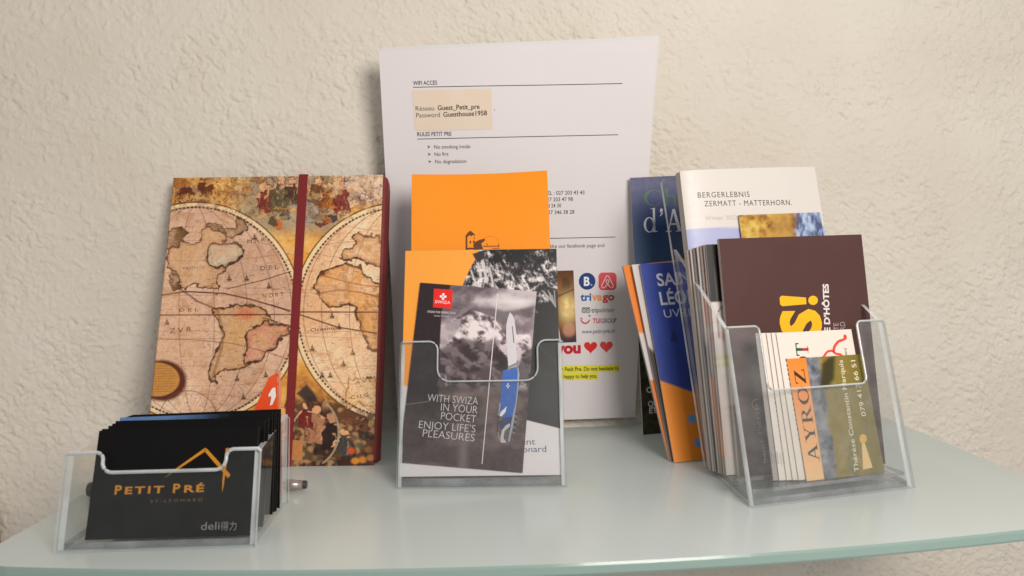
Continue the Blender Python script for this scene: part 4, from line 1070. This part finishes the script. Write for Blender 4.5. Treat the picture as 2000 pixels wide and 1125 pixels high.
# bundle of folded leaflets seen edge-on through the holder's side
cols = [(158, 150, 150), (134, 112, 104), (176, 170, 170), (104, 90, 92), (180, 172, 168), (146, 128, 124)]
labels = ['pale folded leaflet just behind the black and white one', 'tan folded leaflet in the edge-on bundle, right holder', 'whitest folded leaflet in the middle of the edge-on bundle', 'dark grey folded leaflet in the edge-on bundle, right holder', 'cream folded leaflet near the back of the edge-on bundle', 'brownish leaflet at the back of the bundle, touching the white magazine']
for k in range(6):
    P = page_plain(0.099, 0.1500 - 0.0006 * k, cols[k])
    P.c *= (0.85 + 0.3 * P.fb(20, k, 3))[..., None]
    booklet('leaflet', frame((0.1148 - 0.0011 * k, -0.1698 + 0.0020 * k, 0.0045), 4.6 + 0.15 * k, 9.4 + 0.25 * k, 1.0 + 0.1 * k), P, 0.0013, M_COVER, labels[k], 'leaflet', 'leaflets bundled in the right-hand holder', edge=tuple(max(0, c - 14) for c in cols[k]))

# painted card
q = [(1446.1, 421.8), (1606.1, 416.2), (1683.8, 902.9), (1516.9, 921.9)]
P = Page(0.0632, 0.1723, q, (200, 150, 60), 0.6)
X, Y = P.X, P.Y
n = P.fb(22, 4, 5); nf = P.fb(8, 9, 4)
P.c = P.ramp(n * 0.6 + nf * 0.4, [(0.25, (104, 66, 36)), (0.42, (158, 112, 48)), (0.55, (196, 154, 66)), (0.7, (212, 184, 98))])
P.mix(sstep(1500, 1520, X) * sstep(1565, 1545, X) * 0.7 * (0.6 + 0.6 * nf), (176, 134, 70))
P.mix(sstep(1550, 1566, X + 12 * (nf - 0.5)), P.ramp(P.fb(14, 3, 4, False, 0.4), [(0.3, (78, 88, 122)), (0.5, (126, 142, 180)), (0.7, (176, 194, 216))]))
booklet('painted_card', frame((0.1508, -0.1640, 0.0045), 6.0, 12.6, 1.6), P, 0.0008, M_GLOSS, 'card with a golden tree and blue waterfall picture, poking up behind the brown brochure', 'card', sheets=False)

# white mountain magazine
q = [(1331.2, 333.5), (1593.7, 325.4), (1667.1, 885.8), (1396.1, 917.7)]
bend = lambda u, v: 0.0035 * np.exp(-np.clip(u, 0, 1) * 14) + 0.002 * np.clip(u - 0.75, 0, 1) * np.clip(v - 0.8, 0, 1) * 20
P = Page(0.1034, 0.2026, q, (213, 207, 202), 0.3, bend=bend)
P.poly([(1320, 448), (1630, 441), (1700, 960), (1380, 960)], (168, 172, 208), 1, 0.8)
P.mix(sstep(455, 640, P.Y) * 0.6, (120, 132, 176))
K = (74, 68, 70)
P.text('BERGERLEBNIS', (1364, 387), (1464, 385.6), K, 10.8, 0.0, 1.15); P.text('ZERMATT - MATTERHORN.', (1376.5, 404), (1546.5, 401.5), K, 10.8, 0.0, 1.15)
P.text('Winter 2022', (1378, 431), (1440, 429.5), (186, 176, 172), 8.5, 0.0)
booklet('magazine', frame((0.1133, -0.1572, 0.0045), 5.7, 9.8, 2.0), P, 0.0075, M_COVER, 'white magazine with lavender band, tallest in the right-hand holder, against its back', 'magazine', edge=(30, 28, 36))

# small cards in the pocket
q = [(1516.1, 649.8), (1665.9, 642.2), (1714.2, 920.5), (1560.5, 936.5)]
for k in range(5):
    c = (224, 214, 204) if k < 4 else (160, 152, 148)
    P = Page(0.0550, 0.0897, q, c, 0.4 if k == 0 else 0.15)
    if k == 0:
        V, F = serif_mesh('T'); V = V.copy()
        P.serif('T', (1581, 694.5), (1578, 669.5), (30, 74, 52), 24); P.layer = 1
        P.bar((1567, 682.2), (1580.4, 681.3), 5.0, (180, 44, 36)); P.layer = 0
        P.serif('O', (1584, 722), (1582, 696), (40, 40, 46), 24)
        red = (222, 70, 52)
        L = [(1610, 697), (1618, 686), (1628, 684), (1634, 690), (1646, 692), (1648, 698)]
        for a, b in zip(L[:-1], L[1:]): P.bar(a, b, 4.6, red)
        L = [(1630, 688), (1632, 676), (1640, 666), (1650, 663), (1656, 658), (1651, 654)]
        for a, b in zip(L[:-1], L[1:]): P.bar(a, b, 5.4, red)
        P.layer = 1; P.round(1626, 690, 3.4, 3.0, (224, 214, 204)); P.layer = 0
        P.text('Léonard', (1659, 708), (1656.5, 680), (60, 54, 54), 6, 0.0)
    rr = random.Random(k)
    if k < 4:
        y = 700 + k * 22
        while y < 860:
            L = rr.uniform(3, 7); x = 1527 + (y - 650) * 0.168
            P.bar((x, y), (x + L * 0.17, y + L), 2.4, (96, 84, 78)); y += L + rr.uniform(3, 5)
        P.text('www.', (1533, 905), (1530, 880), (110, 98, 92), 5)
    mb = MB(); P.mesh(mb); card_box(mb, 0.0550, 0.0897, 0.0004, alb((206, 198, 190)))
    org = Vector((0.1472, -0.2058, 0.0100)) + tx * (-0.0034 * k - (0.001 if k > 2 else 0)) + ty * (0.0011 * k)
    o = mb.build('visiting_card', M_COVER, m=frame(org, 9.0 + 0.3 * k, 15.0, 0.1 - 0.5 * k))
    if k == 0: tag(o, 'white card with red figure and dark letter T, behind the orange-edged card', 'business card', 'white cards fanned in the front pocket')
    elif k == 4: tag(o, 'grey-beige card at the far left of the fanned cards in the front pocket', 'business card', 'white cards fanned in the front pocket')
    else: tag(o, 'white card showing only its printed left edge, fanned out in the front pocket', 'business card', 'white cards fanned in the front pocket')

q = [(1528.0, 703.4), (1679.4, 693.8), (1723.5, 912.0), (1568.2, 928.9)]
P = Page(0.0560, 0.0740, q, (150, 130, 74), 0.9)
X, Y = P.X, P.Y
t = (Y - 700) / 225
ux = X - (1530 + t * 37)                       # distance across the card, following its left edge
nf = P.fb(12, 4, 5); n = P.fb(30, 8, 4)
P.mix(sstep(58, 66, ux + 20 * (n - 0.5)), (132, 116, 54)); P.mix(sstep(112, 140, ux + 26 * (n - 0.5)) * 0.7, (112, 100, 34))
P.mix(sstep(34, 38, ux) * sstep(66, 58, ux + 14 * (nf - 0.5)), P.ramp(nf * 0.7 + 0.3 * P.fb(20, 19, 4, True), [(0.25, (66, 72, 80)), (0.48, (104, 108, 116)), (0.75, (146, 148, 152))]))
P.poly([(1598, 712), (1612, 700), (1624, 698), (1622, 740), (1606, 760), (1594, 752)], (46, 42, 22), 0.9, 5)
P.poly([(1645, 880), (1665, 840), (1672, 920), (1650, 925)], (86, 92, 40), 0.7, 8); P.mix(sstep(0.55, 0.75, n) * sstep(62, 75, ux) * 0.4, (176, 146, 96))
P.mix(sstep(36.5, 34.5, ux), P.ramp(t, [(0, (240, 132, 44)), (0.35, (238, 150, 80)), (1, (238, 190, 134))]))
P.serif('AYROZ', (1594, 892), (1562, 722), (52, 44, 36), 21)
P.text('Thérèse Constantin Marquis', (1672, 911), (1639, 705), (226, 216, 192), 9, 0.004); P.text('079 413 66 51', (1686, 808), (1664, 705), (226, 216, 192), 9, 0.004)
P.round(1680, 850, 7.2, 8.5, (214, 172, 84)); P.shape([(1677, 858), (1683, 857), (1699, 903), (1680, 907)], (226, 190, 128)); P.layer = 1
mb = MB(); P.mesh(mb); card_box(mb, 0.0560, 0.0740, 0.0005, alb((200, 180, 150)))
o = mb.build('visiting_card', M_GLOSS, m=frame((0.1518, -0.2068, 0.0095), 9.4, 15.6, 0.2))
tag(o, 'olive green card with an orange lettered strip and mountain picture, foremost in the front pocket', 'business card')

# ------------------------------------------------------------------ brochures leaning left of the right-hand holder
q = [(1229.3, 347.9), (1464.8, 336.7), (1487.3, 829.4), (1254.8, 847.9)]
P = Page(0.1, 0.2065, q, (30, 40, 92), 0.5)
X, Y = P.X, P.Y
P.c = P.ramp(Y + 24 * (P.fb(40, 4, 4) - 0.5), [(350, (34, 38, 92)), (400, (30, 44, 100)), (455, (28, 60, 104)), (510, (52, 84, 118)), (560, (70, 92, 110)), (600, (40, 46, 40)), (690, (28, 32, 22)), (800, (36, 22, 22)), (850, (46, 44, 24))])
P.mix(sstep(570, 600, Y) * sstep(0.5, 0.72, P.fb(14, 8, 5, True)) * 0.6, (64, 66, 34))
P.serif('Cha', (1256, 402.5), (1352, 401), (34, 92, 58), 31); P.serif("d'A", (1256, 454), (1333, 452), (206, 208, 220), 44)
wt = (206, 200, 200)
P.text('OU', (1261, 766), (1283, 765), wt, 11, 0.03); P.text('OÙ', (1264, 780), (1284, 779), (66, 50, 50), 10, 0.02); P.text('QUAND', (1264, 793), (1312, 791), wt, 11, 0.03); P.text('ET', (1266.5, 806), (1282, 805), wt, 11, 0.03)
booklet('brochure', frame((0.0972, -0.0420, 0.0005), -0.4, 1.0, 2.3), P, 0.0016, M_COVER, 'tall navy blue brochure with green and white lettering, leaning on the wall', 'brochure')

q = [(1249.9, 516.7), (1496.1, 504.3), (1579.3, 876.4), (1317.1, 905.1)]


def village(kind):
    P = Page(0.105, 0.1478, q, (44, 66, 150), 0.4)
    if kind == 'blue':
        P.mix(sstep(0.3, 0.7, P.fb(80, 3, 4)) * 0.35, (54, 74, 160)); P.mix(sstep(640, 740, P.Y) * 0.3, (44, 62, 132))
        P.poly([(1270, 740), (1290, 745), (1352, 767), (1460, 800), (1640, 800), (1640, 940), (1270, 940)], (238, 142, 44), 1, 0.8)
        for a, b in ((1343, 813), (1355, 860), (1372, 822)): P.poly([(a, b), (a + 15, b - 3), (a + 18, b + 12), (a + 3, b + 16)], (112, 156, 208), 1, 1)
        P.text('SAINT', (1285, 560), (1372, 554), (214, 216, 226), 24, 0.02); P.text('LÉONARD', (1291, 597), (1425, 588), (214, 216, 226), 25, 0.02); P.text('UVRIER', (1298, 622), (1378, 617), (200, 206, 222), 16, 0.0)
        P.shape([(1309, 668), (1313, 650), (1317, 644), (1320, 654), (1324, 668)], (38, 50, 112))
    elif kind == 'white':
        P.c[:] = alb((206, 198, 196)); P.poly([(1240, 640), (1290, 690), (1600, 700), (1600, 940), (1280, 940)], (60, 48, 44), 1, 3)
    else:
        P.c[:] = alb((226, 124, 40)); P.poly([(1225, 640), (1300, 655), (1600, 660), (1600, 740), (1260, 745)], (206, 198, 196), 1, 2); P.poly([(1240, 745), (1600, 745), (1600, 960), (1240, 960)], (222, 122, 44), 1, 2)
    return P


booklet('brochure', frame((0.0964, -0.1243, 0.0005), 5.7, 20.4, 1.75), village('blue'), 0.0014, M_COVER, 'royal blue brochure with white lettering and orange foot, propped behind the right-hand holder', 'brochure')
booklet('brochure', frame((0.0952, -0.1218, 0.0005), 5.9, 20.9, 3.3), village('white'), 0.0016, M_COVER, 'white edged brochure fanned out between the royal blue and the orange ones', 'brochure')
booklet('brochure', frame((0.0944, -0.1192, 0.0005), 6.1, 21.6, 5.2), village('orange'), 0.0024, M_COVER, 'orange brochure with a white band, farthest left of the fanned brochures', 'brochure', edge=(120, 84, 60))
